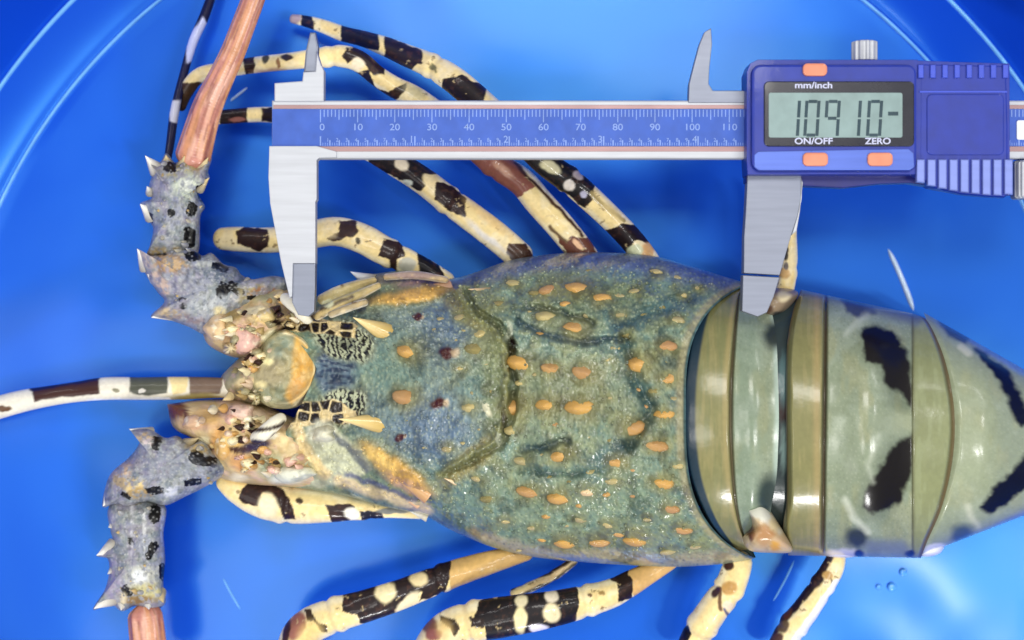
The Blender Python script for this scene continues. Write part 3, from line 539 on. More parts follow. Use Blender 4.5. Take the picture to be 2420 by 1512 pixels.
for par, L_ in [(a1, [((372, 402), (343, 368), 16), ((360, 508), (331, 482), 17), ((395, 392), (392, 366), 13), ((470, 410), (492, 372), 14), ((430, 395), (436, 368), 12), ((470, 445), (494, 420), 11), ((355, 455), (347, 440), 9), ((455, 500), (478, 486), 8)]),
                (a2, [((350, 628), (324, 588), 18), ((412, 735), (358, 750), 20), ((500, 650), (530, 632), 12), ((410, 622), (398, 600), 14), ((440, 612), (432, 590), 11), ((545, 745), (528, 728), 12), ((365, 660), (348, 648), 10), ((600, 690), (622, 668), 13)]),
                (b1, [((268, 1292), (228, 1312), 17), ((262, 1412), (222, 1438), 17), ((290, 1420), (286, 1442), 12), ((350, 1420), (352, 1440), 12), ((378, 1400), (386, 1424), 12), ((268, 1240), (256, 1246), 8), ((268, 1345), (254, 1356), 8)]),
                (b2, [((352, 1030), (306, 1014), 18), ((266, 1165), (243, 1196), 16), ((320, 1150), (310, 1166), 13), ((340, 1172), (340, 1184), 10), ((440, 1050), (470, 1034), 12), ((470, 1045), (486, 1034), 8), ((285, 1120), (268, 1128), 9)])]:
    for b0, t0, rr in L_: spine(par, (*b0, 27), (*t0, 31), rr*1.3, c0=(158, 152, 138), c1=(250, 248, 240) if t0[0] < 362 else (222, 200, 146))
# low blunt bumps and thorns scattered on the antenna bases and mouth region
for par, pts, rad in ((a1, [(418, 385), (414, 600)], 44), (a2, [(400, 615), (460, 690), (600, 715)], 52), (b1, [(322, 1420), (326, 1180)], 44), (b2, [(335, 1150), (400, 1095), (510, 1095)], 46)):
    for q in range(26):
        t_ = RNG.rand()*(len(pts)-1); i_ = int(t_); f_ = t_-i_; cx_ = pts[i_][0]*(1-f_)+pts[i_+1][0]*f_; cy_ = pts[i_][1]*(1-f_)+pts[i_+1][1]*f_
        of = RNG.uniform(-1, 1); dx_, dy_ = pts[i_+1][1]-pts[i_][1], -(pts[i_+1][0]-pts[i_][0]); L_ = math.hypot(dx_, dy_)
        x_, y_ = cx_+of*rad*dx_/L_, cy_+of*rad*dy_/L_; zt_ = (31 if par in (a1, b1) else 34)+1.5*math.sqrt(max(0, 1-of*of*.8))
        g_ = RNG.uniform(4, 9); spine(par, (x_, y_, zt_-1.5), (x_-g_*RNG.uniform(.6, 1.6), y_+RNG.uniform(-6, 4), zt_+g_*.14), g_, c0=[(150, 148, 140), (170, 150, 104), (126, 128, 134)][q % 3], c1=[(214, 206, 180), (226, 196, 136), (196, 196, 196)][q % 3], name='thorn')
PAL = [(244, 220, 164), (236, 192, 170), (222, 174, 104), (250, 240, 208), (246, 232, 184), (184, 158, 104), (52, 28, 22), (232, 206, 176), (160, 152, 116)]
HEADZ = [([(490, 770), (560, 730), (660, 690), (700, 740), (640, 800), (560, 835), (510, 820)], 30, 39), ([(430, 960), (560, 955), (640, 975), (700, 1000), (640, 1060), (560, 1060), (500, 1040)], 32, 38), ([(520, 1060), (620, 1060), (720, 1060), (760, 1110), (680, 1140), (560, 1120)], 26, 37), ([(580, 830), (640, 800), (650, 830), (620, 870), (560, 900), (540, 880)], 24, 38), ([(560, 900), (620, 890), (640, 940), (600, 960), (540, 940)], 16, 37), ([(620, 690), (700, 690), (740, 750), (690, 770), (630, 750)], 14, 43)]
for poly, cnt, z_ in HEADZ:
    a_ = np.array(poly, float); c_ = a_.mean(0)
    for q in range(cnt):
        w_ = RNG.rand(len(a_))**3; w_ /= w_.sum(); p_ = (a_*w_[:, None]).sum(0); g_ = RNG.uniform(7, 15); cc = PAL[RNG.randint(len(PAL))]
        if q % 3: spine(lob, (p_[0], p_[1], z_-1), (p_[0]-g_*RNG.uniform(.8, 2.0), p_[1]+RNG.uniform(-.7, .7)*g_, z_+RNG.uniform(1, 3)), g_*.8, c0=tuple(int(v*.8) for v in cc), c1=cc, name='head_spine')
        else:
            q_ = np.linspace(0, 2*math.pi, 8)[:-1]; j_ = 1+.2*RNG.randn(7)
            dome('head_lobe', [(p_[0]+g_*1.25*jj*math.cos(t), p_[1]+g_*.9*jj*math.sin(t)) for t, jj in zip(q_, j_)], z_-4, z_+2.0, lambda X, Y, cc=cc: Paint(X, Y, cc, warp=3).grain(.35, 5), M_ped, lob, n=9, m=20, power=.6)
# ---- pink flagella of the antennae
def pink_paint(X, Y, U, A):
    p = Paint(X, Y, (196, 132, 116), warp=2, seed=3); q = A/(2*math.pi)*40
    p.mix(sstep(.5, .62, vn(q, U/60, 5))*.7, (226, 176, 150)); p.mix(sstep(.55, .66, vn(q+30, U/50, 9))*.7, (148, 90, 74)); p.mix(sstep(.6, .7, vn(q+60, U/80, 12))*.6, (212, 150, 96)); p.grain(.15, 6); return p
def groovy(U, A, L): return 1+.035*np.sin(A*9)+.012*np.sin(U*.9)
limb('antenna', [(448, 400, 26, 40), (456, 372, 27, 42), (476, 300, 29, 38), (494, 245, 31, 35), (522, 185, 32, 31), (550, 125, 33, 29), (575, 60, 34, 28), (598, 0, 35, 27), (630, -90, 36, 25)], pink_paint, M_pink, mod=groovy, ring=54, flat=.8)
limb('antenna', [(338, 1425, 26, 34), (343, 1450, 26, 40), (350, 1512, 26, 42), (360, 1600, 25, 40)], pink_paint, M_pink, mod=groovy, ring=54, flat=.8)
# ---- antennules
def anl(X, Y, U, A):
    p = Paint(X, Y, (236, 230, 208), warp=3, seed=4)
    p.poly([(75, 915), (130, 905), (232, 890), (236, 930), (150, 938), (80, 948)], (66, 38, 30)); p.line([(75, 918), (230, 892)], 6, (22, 20, 62), 3)
    p.poly([(306, 885), (396, 885), (396, 928), (350, 935), (306, 928)], (84, 86, 72)); p.blob(275, 922, 8, 5, 0, (140, 136, 110)); p.blob(335, 924, 9, 5, 0, (226, 222, 208))
    p.poly([(396, 885), (446, 885), (440, 925), (410, 932)], (240, 218, 156)); p.poly([(446, 885), (530, 885), (520, 930), (450, 940)], (120, 100, 84)); p.blob(470, 940, 70, 10, 0, (150, 136, 84), .5)
    p.blob(10, 965, 18, 7, 0, (96, 66, 40)); p.poly([(560, 880), (600, 880), (600, 960), (530, 960)], (220, 200, 150)); p.line([(210, 948), (400, 944)], 5, (246, 248, 252), 3); p.grain(.1, 5); return p
limb('antennule', [(610, 920, 30, 20), (520, 916, 27, 24), (420, 917, 24, 27), (330, 918, 22, 27), (250, 918, 20, 27), (180, 926, 18, 24), (120, 935, 17, 24), (60, 946, 15, 26), (0, 962, 14, 27), (-80, 990, 12, 24)], anl, M_leg)
def anl2(X, Y, U, A):
    p = Paint(X, Y, (24, 24, 60), warp=2, seed=4)
    p.poly([(440, 90), (480, 40), (490, 60), (470, 140), (440, 150)], (206, 212, 246)); p.poly([(395, 238), (428, 236), (424, 262), (440, 300), (400, 286)], (206, 206, 216)); return p
limb('antennule', [(392, 400, 20, 8), (402, 340, 18, 10), (413, 262, 15, 11), (434, 175, 12, 10), (456, 100, 10, 11), (482, 40, 9, 12), (500, -10, 8, 11), (520, -70, 8, 9)], anl2, M_leg, ring=16)

# ---- walking legs
def leg_paint(cmds, base=CREAM, white=None):
    def f(X, Y, U, A):
        p = Paint(X, Y, base, warp=5, wscale=26, seed=21)
        p.mix(sstep(.55, .95, np.abs(np.cos(A)))*.55, (248, 242, 222)); p.mix(sstep(.6, .95, np.sin(A))*.35, (240, 208, 132)); p.mix(sstep(.50, .7, fbm(X/30, Y/30, 71))*.4, (248, 238, 206)); p.mix(sstep(.55, .75, fbm(X/18, Y/18, 75))*.3, (234, 200, 134))  # whitened flanks put the wet rim light into the colour
        ds, _, iz = cells(X/19+1.2*fbm(X/8, Y/8, 3), Y/15+1.2*fbm(X/8, Y/8, 4), 61); p.mix((1-sstep(.16, .3, ds))*(iz > .91)*.75, (112, 84, 50))
        for c in cmds:
            if c[0] == 'p': p.rag(c[1], tuple(int(q*.72) for q in c[2]) if max(c[2]) < 90 else c[2], 6, .28, 14)
            elif c[0] == 'b': p.blob(*c[1:7], .22)
            elif c[0] == 's': p.blob(*c[1:7], .6, .7)
            else: p.line(c[1], c[2], c[3], 2.5)
        p.mix((1-sstep(.1, .24, ds))*(iz < .10)*.7, (214, 190, 140)); p.mix(sstep(.55, .8, fbm(X/9, Y/9, 63))*(p.c.max(-1) < .08)*.35, (96, 62, 48))
        p.grain(.14, 6); return p
    return f
limb('eye', [(664, 700, 42, 12), (690, 716, 45, 17), (716, 740, 46, 17), (734, 762, 44, 12)], eye_p([([(700, 708), (724, 726), (742, 752)], 6, (44, 22, 20)), ([(660, 722), (690, 744)], 5, (60, 40, 30))]), M_leg, ring=24)
limb('eye', [(672, 982, 41, 12), (650, 1000, 44, 17), (622, 1024, 44, 18), (596, 1040, 40, 14)], eye_p([([(600, 1016), (640, 1012), (672, 1000)], 5, (50, 34, 26)), ([(600, 1046), (630, 1052), (652, 1030)], 8, (40, 34, 60))]), M_leg, ring=24)
for k_, pth in enumerate([[(742, 752, 42, 10), (790, 722, 44, 13), (840, 700, 43, 12), (900, 672, 40, 8)], [(750, 712, 38, 12), (800, 690, 38, 15), (850, 672, 37, 12), (890, 660, 36, 7)], [(775, 745, 44, 9), (820, 728, 45, 10), (870, 712, 45, 9)], [(905, 655, 36, 8), (980, 650, 37, 10), (1060, 662, 38, 8)]]):
    limb('head_ridge', pth, leg_paint([('s', 800, 700, 60, 16, -20, (176, 164, 112)), ('l', [(760, 730), (830, 700)], 4, (96, 84, 64)), ('b', 775, 715, 14, 10, 0, (206, 206, 168)), ('s', 980, 650, 60, 9, 0, (148, 124, 130))], base=[(150, 138, 104), (160, 148, 108), (104, 104, 104), (132, 118, 112)][k_]), M_ped, ring=20)
def knob(U, A, L): return (1+.04*np.sin(A*3+U/60)+.03*(fbm(U/25, np.abs(A-math.pi)*2, 97)-.5))*(1+.07*np.exp(-((U-.33*L)/9)**2)-.08*np.exp(-((U-.33*L-16)/7)**2)+.08*np.exp(-((U-.72*L)/10)**2)-.08*np.exp(-((U-.72*L-17)/7)**2))
LEGS = [
 # far side, tip at the top of the picture
 ([(684, 43, 8, 10), (722, 50, 9, 13), (765, 62, 11, 16), (810, 79, 13, 18), (860, 92, 16, 19), (910, 110, 19, 23), (960, 132, 22, 26), (1020, 157, 26, 29), (1075, 190, 30, 32), (1125, 232, 32, 33), (1200, 300, 33, 32), (1288, 385, 31, 31), (1350, 430, 29, 31), (1405, 478, 27, 30), (1456, 528, 25, 29), (1500, 578, 23, 29), (1545, 640, 22, 28)],
  [('b', 692, 44, 20, 16, 0, (170, 150, 158)), ('p', [(712, 20), (736, 24), (742, 80), (710, 76)], (22, 24, 66)), ('p', [(806, 58), (895, 78), (892, 118), (802, 100)], (34, 32, 60)), ('p', [(909, 84), (996, 120), (998, 150), (960, 172), (906, 142)], (50, 38, 52)), ('p', [(1046, 188), (1080, 178), (1150, 200), (1140, 260), (1040, 250)], (44, 32, 38)), ('b', 1022, 160, 10, 8, 0, (120, 112, 76)), ('l', [(1020, 152), (1030, 172)], 3, (126, 120, 78)),
   ('p', [(1190, 250), (1300, 360), (1404, 420), (1402, 470), (1380, 492), (1320, 450), (1200, 380)], (26, 22, 26)), ('b', 1302, 396, 24, 14, 25, (212, 204, 160)), ('b', 1345, 438, 13, 14, 0, (238, 228, 214)), ('b', 1368, 413, 14, 9, 30, (190, 174, 168)), ('b', 1378, 458, 8, 8, 0, (190, 188, 210)),
   ('l', [(1398, 455), (1425, 485), (1475, 520)], 5, (160, 140, 86)), ('s', 1445, 500, 30, 12, 45, (216, 192, 130)), ('p', [(1425, 550), (1470, 528), (1530, 540), (1535, 575), (1500, 570), (1480, 602), (1450, 592)], (40, 24, 26)), ('b', 1530, 590, 16, 18, 0, (214, 168, 112)), ('b', 1500, 592, 18, 14, 0, (206, 210, 172))]),
 # second far leg, bent at the blade of the caliper
 ([(424, 262, 10, 12), (440, 215, 12, 17), (474, 176, 14, 18), (540, 163, 15, 18), (600, 154, 17, 19), (680, 146, 20, 20), (760, 136, 22, 23), (808, 132, 23, 26), (850, 145, 23, 25), (890, 178, 22, 24), (930, 205, 22, 25), (985, 235, 22, 27), (1080, 308, 23, 30), (1168, 385, 23, 32), (1230, 428, 23, 33), (1272, 478, 23, 34), (1317, 528, 22, 34), (1360, 578, 21, 33), (1400, 630, 20, 32)],
  [('p', [(400, 200), (476, 194), (480, 290), (400, 290)], (84, 58, 32)), ('p', [(572, 130), (600, 130), (600, 180), (580, 180)], (64, 38, 26)), ('b', 627, 140, 9, 9, 0, (70, 66, 48)), ('b', 657, 150, 4, 14, 0, (150, 110, 70)), ('b', 678, 134, 16, 7, 0, (54, 46, 50)), ('s', 640, 168, 40, 6, 0, (196, 150, 120)),
   ('p', [(818, 112), (872, 116), (906, 148), (912, 196), (880, 176), (862, 150), (838, 138), (820, 150), (812, 136)], (54, 32, 34)), ('b', 848, 150, 17, 13, 30, (244, 228, 196)), ('p', [(838, 172), (872, 168), (884, 208), (876, 224)], (30, 26, 60)), ('b', 902, 188, 22, 13, 10, (232, 208, 146)), ('p', [(880, 205), (920, 214), (960, 196), (958, 214), (930, 240), (900, 232)], (58, 32, 20)), ('s', 980, 215, 30, 16, 30, (190, 184, 148)),
   ('p', [(1080, 290), (1205, 370), (1262, 440), (1215, 470), (1150, 420), (1060, 360)], (140, 86, 72)), ('s', 1190, 400, 26, 8, 40, (226, 180, 150)), ('l', [(1215, 385), (1270, 440), (1340, 515), (1375, 555)], 4, (72, 46, 30)), ('l', [(1300, 535), (1340, 572)], 4, (108, 86, 60)), ('p', [(1318, 555), (1340, 575), (1345, 560), (1400, 560), (1420, 640), (1340, 610)], (104, 62, 48)), ('b', 1366, 578, 16, 7, 45, (240, 192, 150))]),
 # third far leg, tip left of the caliper
 ([(478, 282, 9, 14), (540, 275, 10, 17), (620, 270, 12, 18), (700, 278, 16, 22), (780, 303, 20, 26), (860, 342, 23, 29), (940, 388, 24, 31), (1001, 428, 24, 32), (1062, 477, 23, 33), (1145, 537, 21, 34), (1200, 580, 20, 34), (1250, 625, 20, 33)],
  [('p', [(520, 250), (584, 255), (584, 296), (520, 300)], (54, 34, 30)), ('b', 560, 284, 20, 6, 0, (150, 96, 84)), ('p', [(616, 255), (650, 255), (650, 290), (618, 284)], (46, 28, 26)), ('p', [(850, 320), (1016, 370), (1018, 416), (994, 452), (960, 432), (870, 390)], (28, 20, 28)), ('b', 948, 388, 16, 14, 10, (226, 212, 182)), ('b', 962, 430, 12, 7, 20, (190, 196, 184)), ('b', 1016, 425, 20, 16, 30, (242, 220, 166)), ('b', 1013, 405, 22, 7, 15, (30, 24, 40)),
   ('p', [(1032, 432), (1070, 440), (1104, 470), (1098, 512), (1060, 500), (1026, 470)], (50, 30, 32)), ('s', 1155, 515, 60, 12, 38, (236, 200, 136)), ('p', [(1200, 575), (1240, 575), (1270, 620), (1210, 625), (1196, 595)], (84, 48, 26)), ('s', 1150, 560, 60, 8, 40, (232, 232, 236))]),
 # near the head, crossing behind the fixed jaw
 ([(506, 564, 12, 24), (560, 564, 15, 29), (640, 566, 18, 30), (720, 558, 21, 32), (790, 548, 23, 34), (850, 562, 24, 35), (905, 590, 24, 34), (960, 616, 23, 30), (1010, 642, 22, 28), (1070, 680, 20, 26)],
  [('p', [(556, 545), (575, 538), (632, 542), (634, 585), (612, 594), (560, 576)], (62, 38, 36)), ('p', [(803, 522), (840, 520), (848, 545), (830, 560), (800, 566), (786, 572), (770, 562), (800, 550)], (74, 50, 46)), ('b', 845, 569, 7, 9, 0, (78, 72, 50)), ('s', 780, 540, 16, 20, 0, (240, 216, 158)), ('p', [(908, 566), (950, 570), (956, 604), (938, 612), (938, 640), (922, 636), (920, 612), (892, 604)], (58, 34, 32)), ('p', [(985, 590), (1010, 598), (1050, 650), (1040, 680), (984, 634)], (14, 12, 18)), ('b', 962, 625, 20, 18, 0, (190, 188, 170))]),
 # lower side, along the cheek
 ([(512, 1133, 18, 12), (558, 1154, 18, 32), (620, 1178, 18, 44), (690, 1192, 18, 45), (770, 1196, 18, 40), (850, 1204, 18, 24), (920, 1208, 18, 15), (1000, 1216, 18, 10)],
  [('p', [(580, 1142), (650, 1140), (672, 1160), (690, 1190), (698, 1228), (670, 1228), (662, 1196), (645, 1168), (615, 1162), (610, 1200), (560, 1178)], (58, 34, 34)), ('b', 633, 1192, 24, 30, -20, (244, 232, 192)), ('b', 708, 1183, 9, 9, 0, (62, 48, 32)), ('p', [(770, 1190), (830, 1190), (842, 1200), (822, 1232), (786, 1240)], (64, 40, 38)), ('b', 832, 1215, 20, 14, 0, (242, 238, 226)), ('p', [(852, 1208), (900, 1204), (902, 1224), (858, 1228)], (30, 28, 60)), ('b', 930, 1206, 40, 7, 0, (130, 132, 128))]),
 # lower leg pointing left
 ([(1260, 1298, 20, 20), (1210, 1314, 20, 23), (1150, 1332, 20, 28), (1065, 1358, 22, 32), (990, 1386, 24, 34), (930, 1409, 26, 36), (860, 1433, 26, 38), (790, 1455, 25, 41), (735, 1478, 24, 43), (702, 1512, 22, 43), (684, 1580, 18, 40)],
  [('p', [(1060, 1300), (1300, 1260), (1300, 1350), (1066, 1400)], (206, 168, 106)), ('s', 1150, 1325, 90, 8, -18, (226, 184, 110)), ('b', 1222, 1300, 16, 10, 0, (58, 34, 28)), ('p', [(1064, 1315), (1064, 1370), (1050, 1400), (990, 1420), (994, 1398), (960, 1410), (945, 1450), (880, 1480), (850, 1472), (842, 1452), (806, 1444), (806, 1400), (900, 1370)], (46, 30, 34)),
   ('b', 911, 1397, 24, 26, 10, (240, 224, 176)), ('b', 988, 1367, 22, 17, 0, (236, 216, 166)), ('b', 964, 1425, 36, 15, -50, (242, 228, 190)), ('p', [(720, 1440), (735, 1440), (750, 1468), (772, 1480), (776, 1496), (758, 1494), (740, 1468), (728, 1470)], (84, 62, 38)), ('b', 700, 1480, 22, 36, 20, (158, 104, 86)), ('b', 676, 1502, 8, 40, 10, (60, 36, 34)), ('s', 735, 1500, 26, 30, 0, (232, 200, 122))]),
 # big lower leg
 ([(1600, 1310, 20, 22), (1540, 1350, 20, 25), (1490, 1379, 22, 30), (1440, 1404, 24, 34), (1360, 1425, 26, 39), (1290, 1440, 28, 43), (1240, 1449, 28, 46), (1170, 1462, 27, 48), (1100, 1474, 26, 47), (1050, 1496, 24, 46), (1015, 1540, 20, 43), (1000, 1600, 16, 40)],
  [('p', [(1490, 1300), (1620, 1280), (1620, 1400), (1500, 1420), (1484, 1370)], (218, 176, 112)), ('p', [(1432, 1330), (1480, 1330), (1496, 1376), (1494, 1412), (1460, 1424), (1456, 1380), (1434, 1362)], (46, 26, 24)), ('p', [(1362, 1370), (1366, 1416), (1352, 1500), (1250, 1520), (1150, 1530), (1146, 1480), (1120, 1462), (1130, 1416), (1260, 1390)], (30, 22, 28)),
   ('b', 1232, 1420, 17, 16, 0, (232, 220, 180)), ('b', 1229, 1465, 15, 32, 0, (238, 224, 172)), ('b', 1303, 1410, 17, 15, 0, (232, 220, 196)), ('b', 1304, 1449, 21, 22, 0, (236, 220, 178)), ('b', 1272, 1486, 20, 10, 0, (226, 222, 236)), ('b', 1393, 1404, 8, 5, 0, (110, 84, 54)), ('b', 1422, 1399, 7, 5, 0, (160, 132, 78)),
   ('p', [(1108, 1458), (1140, 1462), (1140, 1480), (1112, 1478)], (50, 32, 28)), ('p', [(1040, 1450), (1075, 1462), (1090, 1480), (1076, 1506), (1064, 1484), (1040, 1468)], (84, 66, 42)), ('b', 1015, 1475, 20, 22, -30, (124, 84, 66)), ('b', 1024, 1500, 20, 14, 0, (150, 92, 84)), ('s', 1050, 1490, 18, 24, 0, (228, 194, 124))]),
 ([(1362, 1320, 14, 10), (1310, 1358, 13, 12), (1260, 1384, 12, 12), (1205, 1404, 11, 10)],
  [('l', [(1362, 1318), (1300, 1350), (1200, 1392)], 5, (60, 48, 40)), ('l', [(1362, 1332), (1300, 1376), (1220, 1412)], 4, (84, 76, 56)), ('s', 1300, 1362, 60, 6, -30, (190, 160, 118))]),
 ([(1752, 1300, 22, 28), (1740, 1345, 22, 34), (1722, 1392, 22, 36), (1686, 1440, 20, 36), (1655, 1486, 17, 36), (1622, 1550, 14, 34)],
  [('b', 1721, 1336, 12, 10, 0, (58, 30, 24)), ('b', 1722, 1390, 18, 16, 0, (196, 152, 86)), ('l', [(1700, 1390), (1702, 1440)], 5, (110, 80, 54)), ('b', 1690, 1400, 9, 16, 20, (56, 34, 46)), ('b', 1722, 1430, 14, 10, 0, (236, 218, 190)), ('p', [(1600, 1480), (1628, 1478), (1632, 1496), (1612, 1530), (1580, 1540)], (28, 24, 38)), ('l', [(1712, 1440), (1720, 1460)], 4, (96, 96, 120))]),
 ([(1980, 1290, 22, 18), (1968, 1340, 20, 26), (1938, 1392, 20, 29), (1905, 1440, 18, 31), (1868, 1488, 16, 33), (1835, 1550, 14, 33)],
  [('l', [(1960, 1300), (1925, 1375), (1880, 1425), (1830, 1480), (1800, 1530)], 15, (38, 26, 36)), ('b', 1955, 1360, 14, 10, 0, (196, 156, 94)), ('p', [(1960, 1360), (1972, 1380), (1955, 1410), (1962, 1385)], (110, 86, 56)), ('b', 1862, 1450, 10, 14, 30, (84, 50, 36)), ('b', 1850, 1480, 18, 14, -40, (98, 80, 60)), ('b', 1836, 1510, 16, 12, -40, (84, 58, 52)), ('l', [(1978, 1385), (1940, 1440), (1905, 1490), (1880, 1530)], 16, (238, 240, 240))]),  # white line down the right edge is a painted highlight
 # hind leg behind the sliding jaw
 ([(1838, 730, 24, 18), (1852, 690, 26, 21), (1862, 640, 28, 20), (1866, 580, 30, 17), (1864, 520, 30, 14), (1852, 470, 30, 11)],
  [('b', 1857, 600, 7, 16, 0, (60, 56, 50)), ('b', 1850, 645, 16, 14, 0, (206, 168, 112)), ('b', 1836, 706, 20, 18, 0, (124, 104, 84)), ('b', 1826, 735, 12, 10, 0, (72, 50, 40)), ('b', 1858, 628, 6, 10, 0, (120, 112, 108))]),
]
for path, cmds in LEGS:
    limb('leg', path, leg_paint(cmds), M_leg, mod=knob, ring=76, step=2.4)

# ---- tail segments
def plate(name, left, right, paint, zprof, z_ap, zlo=22, nu=130, nv=440, axis=None, edge=118, mat=M_tail):
    """left/right: curves x(y) of the plate's front and rear edges; zprof(u) mm"""
    LT = crom(left, 3); RT = crom(right, 3)
    th = np.linspace(-edge, edge, nv)*math.pi/180; s = np.sign(th)*np.where(np.abs(th) < math.pi/2, np.abs(np.sin(th))**.92, 1-.3*((np.abs(th)-math.pi/2)/.49)**1.6)
    def along(T):
        t = np.linspace(0, 1, len(T)); k = (s+1)/2; return np.interp(k, t, T[:, 0]), np.interp(k, t, T[:, 1])
    def yuni(T):
        ys = np.interp((s+1)/2, [0, .5, 1], [T[0, 1], (T[0, 1]+T[-1, 1])/2+8, T[-1, 1]]); return np.interp(ys, T[:, 1], T[:, 0]), ys
    xl, yl = yuni(LT); xr, yr = yuni(RT); u = np.linspace(0, 1, nu)[:, None]
    X = xl+(xr-xl)*u; Y = yl+(yr-yl)*u+0*u
    c = np.cos(th)[None]; zz_ = z_ap(X)+zprof(u)+0*X
    Z = np.where(c >= 0, zlo+(zz_-zlo)*np.abs(c)**.8, zlo-12*np.abs(c)/.47)
    p, dz = paint(X, Y, u+0*X, c+0*X); Z = Z+dz
    return link(name, grid_mesh(name, W(X, Y, Z), p.c, origin=LO), lob, mat)
ztail = lambda X: sm_interp(X, [(1600, 52), (1700, 53), (1800, 53), (1900, 54), (2050, 55), (2250, 52), (2400, 47), (2600, 38)])
OLV = (128, 126, 82); PGR = (134, 146, 122)
def tail_base(X, Y, seed):
    p = Paint(X, Y, PGR, warp=4, wscale=18, seed=seed); p.mix(sstep(.45, .65, fbm(X/60, Y/60, seed+3))*.6, (150, 162, 142)); p.mix(sstep(.5, .7, fbm(X/40, Y/90, seed+5))*.5, (150, 152, 114)); d_, _, i_ = cells(X/9, Y/9, seed); p.mix((1-sstep(.1, .35, d_))*(i_ > .6)*.22, (186, 192, 168)); p.mix((1-sstep(.1, .35, d_))*(i_ < .3)*.25, (92, 104, 86)); p.mix(sstep(.55, .75, fbm(X/14, Y/14, seed+8))*.25, (116, 128, 100)); return p
def band(p, X, Y, u, a, b):
    m = sstep(a-.01, a+.01, u)*(1-sstep(b-.01, b+.01, u)); p.mix(m, OLV)
    p.mix(m*sstep(.5, .7, fbm(X/10, Y/60, 5))*.5, (150, 142, 96)); p.mix(m*sstep(.5, .7, fbm(X/8, Y/80, 9))*.4, (112, 120, 80)); return m
def t1(X, Y, u, c):
    p = tail_base(X, Y, 101); m = band(p, X, Y, u, .0, .50); l = np.exp(-((u-.51)/.018)**2); p.mix(l*.9, (96, 76, 46)); p.mix(np.exp(-((u-.45)/.03)**2)*.6, (166, 150, 100)); p.mix(1-sstep(.13, .17, u), (30, 54, 70))
    p.mix(sstep(.93, .99, u)*.8, (170, 190, 180)); p.blob(1832, 792, 26, 34, 10, (44, 54, 52), .5); p.blob(1815, 1170, 30, 50, 10, (46, 60, 58), .5); p.mix(sstep(.46, .6, u)*sstep(.9, .7, u)*.3, (104, 132, 116))  # pale rear edge is a highlight painted into the shell colour
    pass
    p.grain(.08, 7); return p, (-l*1.6+m*1.2+1.4*np.exp(-((u-.75)/.15)**2)-sstep(.05, 0, u)*2.5)*sstep(0, .3, c)
plate('tail_segment', [(1706, 668), (1668, 700), (1636, 770), (1614, 880), (1608, 970), (1612, 1050), (1630, 1140), (1672, 1230), (1730, 1300)],
      [(1800, 690), (1822, 735), (1834, 800), (1838, 900), (1840, 980), (1838, 1060), (1834, 1130), (1822, 1200), (1806, 1300)], t1, lambda u: -1.0-2.0*np.abs(u-.5)**2*4*.4, ztail)
BLOT = (13, 9, 10)
def t2(X, Y, u, c):
    p = tail_base(X, Y, 111)
    m = sstep(1856, 1860, X)*(1-sstep(1940, 1946, X+.012*(Y-960))); m2 = sstep(2153, 2158, X)
    p.mix(m, OLV); p.mix(m*sstep(.5, .7, fbm(X/10, Y/60, 5))*.5, (150, 142, 96)); p.mix(np.exp(-((X-1930)/9)**2)*.5, (172, 148, 100))
    p.mix(m2, (134, 140, 100)); p.mix(m2*sstep(.5, .7, fbm(X/12, Y/50, 15))*.4, (150, 158, 120))
    l = np.exp(-((X+.012*(Y-960)-1948)/4.5)**2); p.mix(l*.95, (74, 56, 36))
    p.line([(2075, 810), (2115, 850), (2135, 930)], 42, (84, 96, 80), 26, .6); p.line([(2130, 1070), (2085, 1140), (2070, 1190)], 40, (84, 96, 80), 26, .6)
    p.rag([(2034, 775), (2060, 768), (2105, 785), (2128, 800), (2148, 850), (2156, 900), (2156, 968), (2145, 960), (2132, 930), (2090, 905), (2078, 860), (2045, 855), (2040, 810)], BLOT, 15, .22, 18)
    p.rag([(2156, 1022), (2120, 1045), (2090, 1085), (2060, 1130), (2044, 1160), (2036, 1200), (2056, 1214), (2100, 1204), (2128, 1180), (2146, 1130), (2156, 1080)], BLOT, 15, .22, 18)
    p.mix(m2*.97, (134, 140, 100)); p.mix(m2*sstep(.5, .7, fbm(X/12, Y/50, 15))*.4, (150, 158, 120)); p.mix(np.exp(-((X-2157)/4.0)**2)*.6, (84, 82, 56))
    p.blob(2115, 1000, 40, 26, 0, (150, 160, 136), .7, .6)
    p.poly([(1985, 706), (2060, 712), (2070, 740), (2030, 752), (2000, 735)], (52, 58, 84), 6, .9); p.line([(1998, 790), (2028, 760), (2048, 744)], 7, (188, 196, 178), 8, .6)
    p.blob(2025, 1270, 26, 26, 0, (50, 58, 60), .5); p.line([(2075, 1030), (2050, 1100), (2062, 1140)], 5, (188, 196, 178), 9, .5); p.line([(1996, 1180), (2015, 1220), (2050, 1258)], 7, (206, 212, 194), 8, .65); p.blob(1990, 1312, 44, 14, 0, (214, 210, 220), .5)
    p.blob(2205, 1302, 26, 18, 0, (226, 228, 236), .3); p.blob(2030, 1308, 12, 10, 0, (26, 28, 70), .4); p.blob(2148, 1308, 12, 10, 0, (26, 28, 70), .4); p.line([(2060, 1290), (2130, 1292)], 16, (108, 118, 134), 12, .8); p.line([(2060, 718), (2160, 752)], 16, (104, 112, 118), 12, .8)
    e = sstep(.965, .985, u); p.mix(e, (96, 84, 54)); p.mix(sstep(.02, 0, u)*.8, (70, 52, 44)); p.grain(.08, 7)
    return p, (m*1.4+m2*.9-l*1.8-e*1.5-3.0*sstep(.04, 0, u)+2.6*np.exp(-((X-2060)/60)**2))*sstep(0, .3, c)
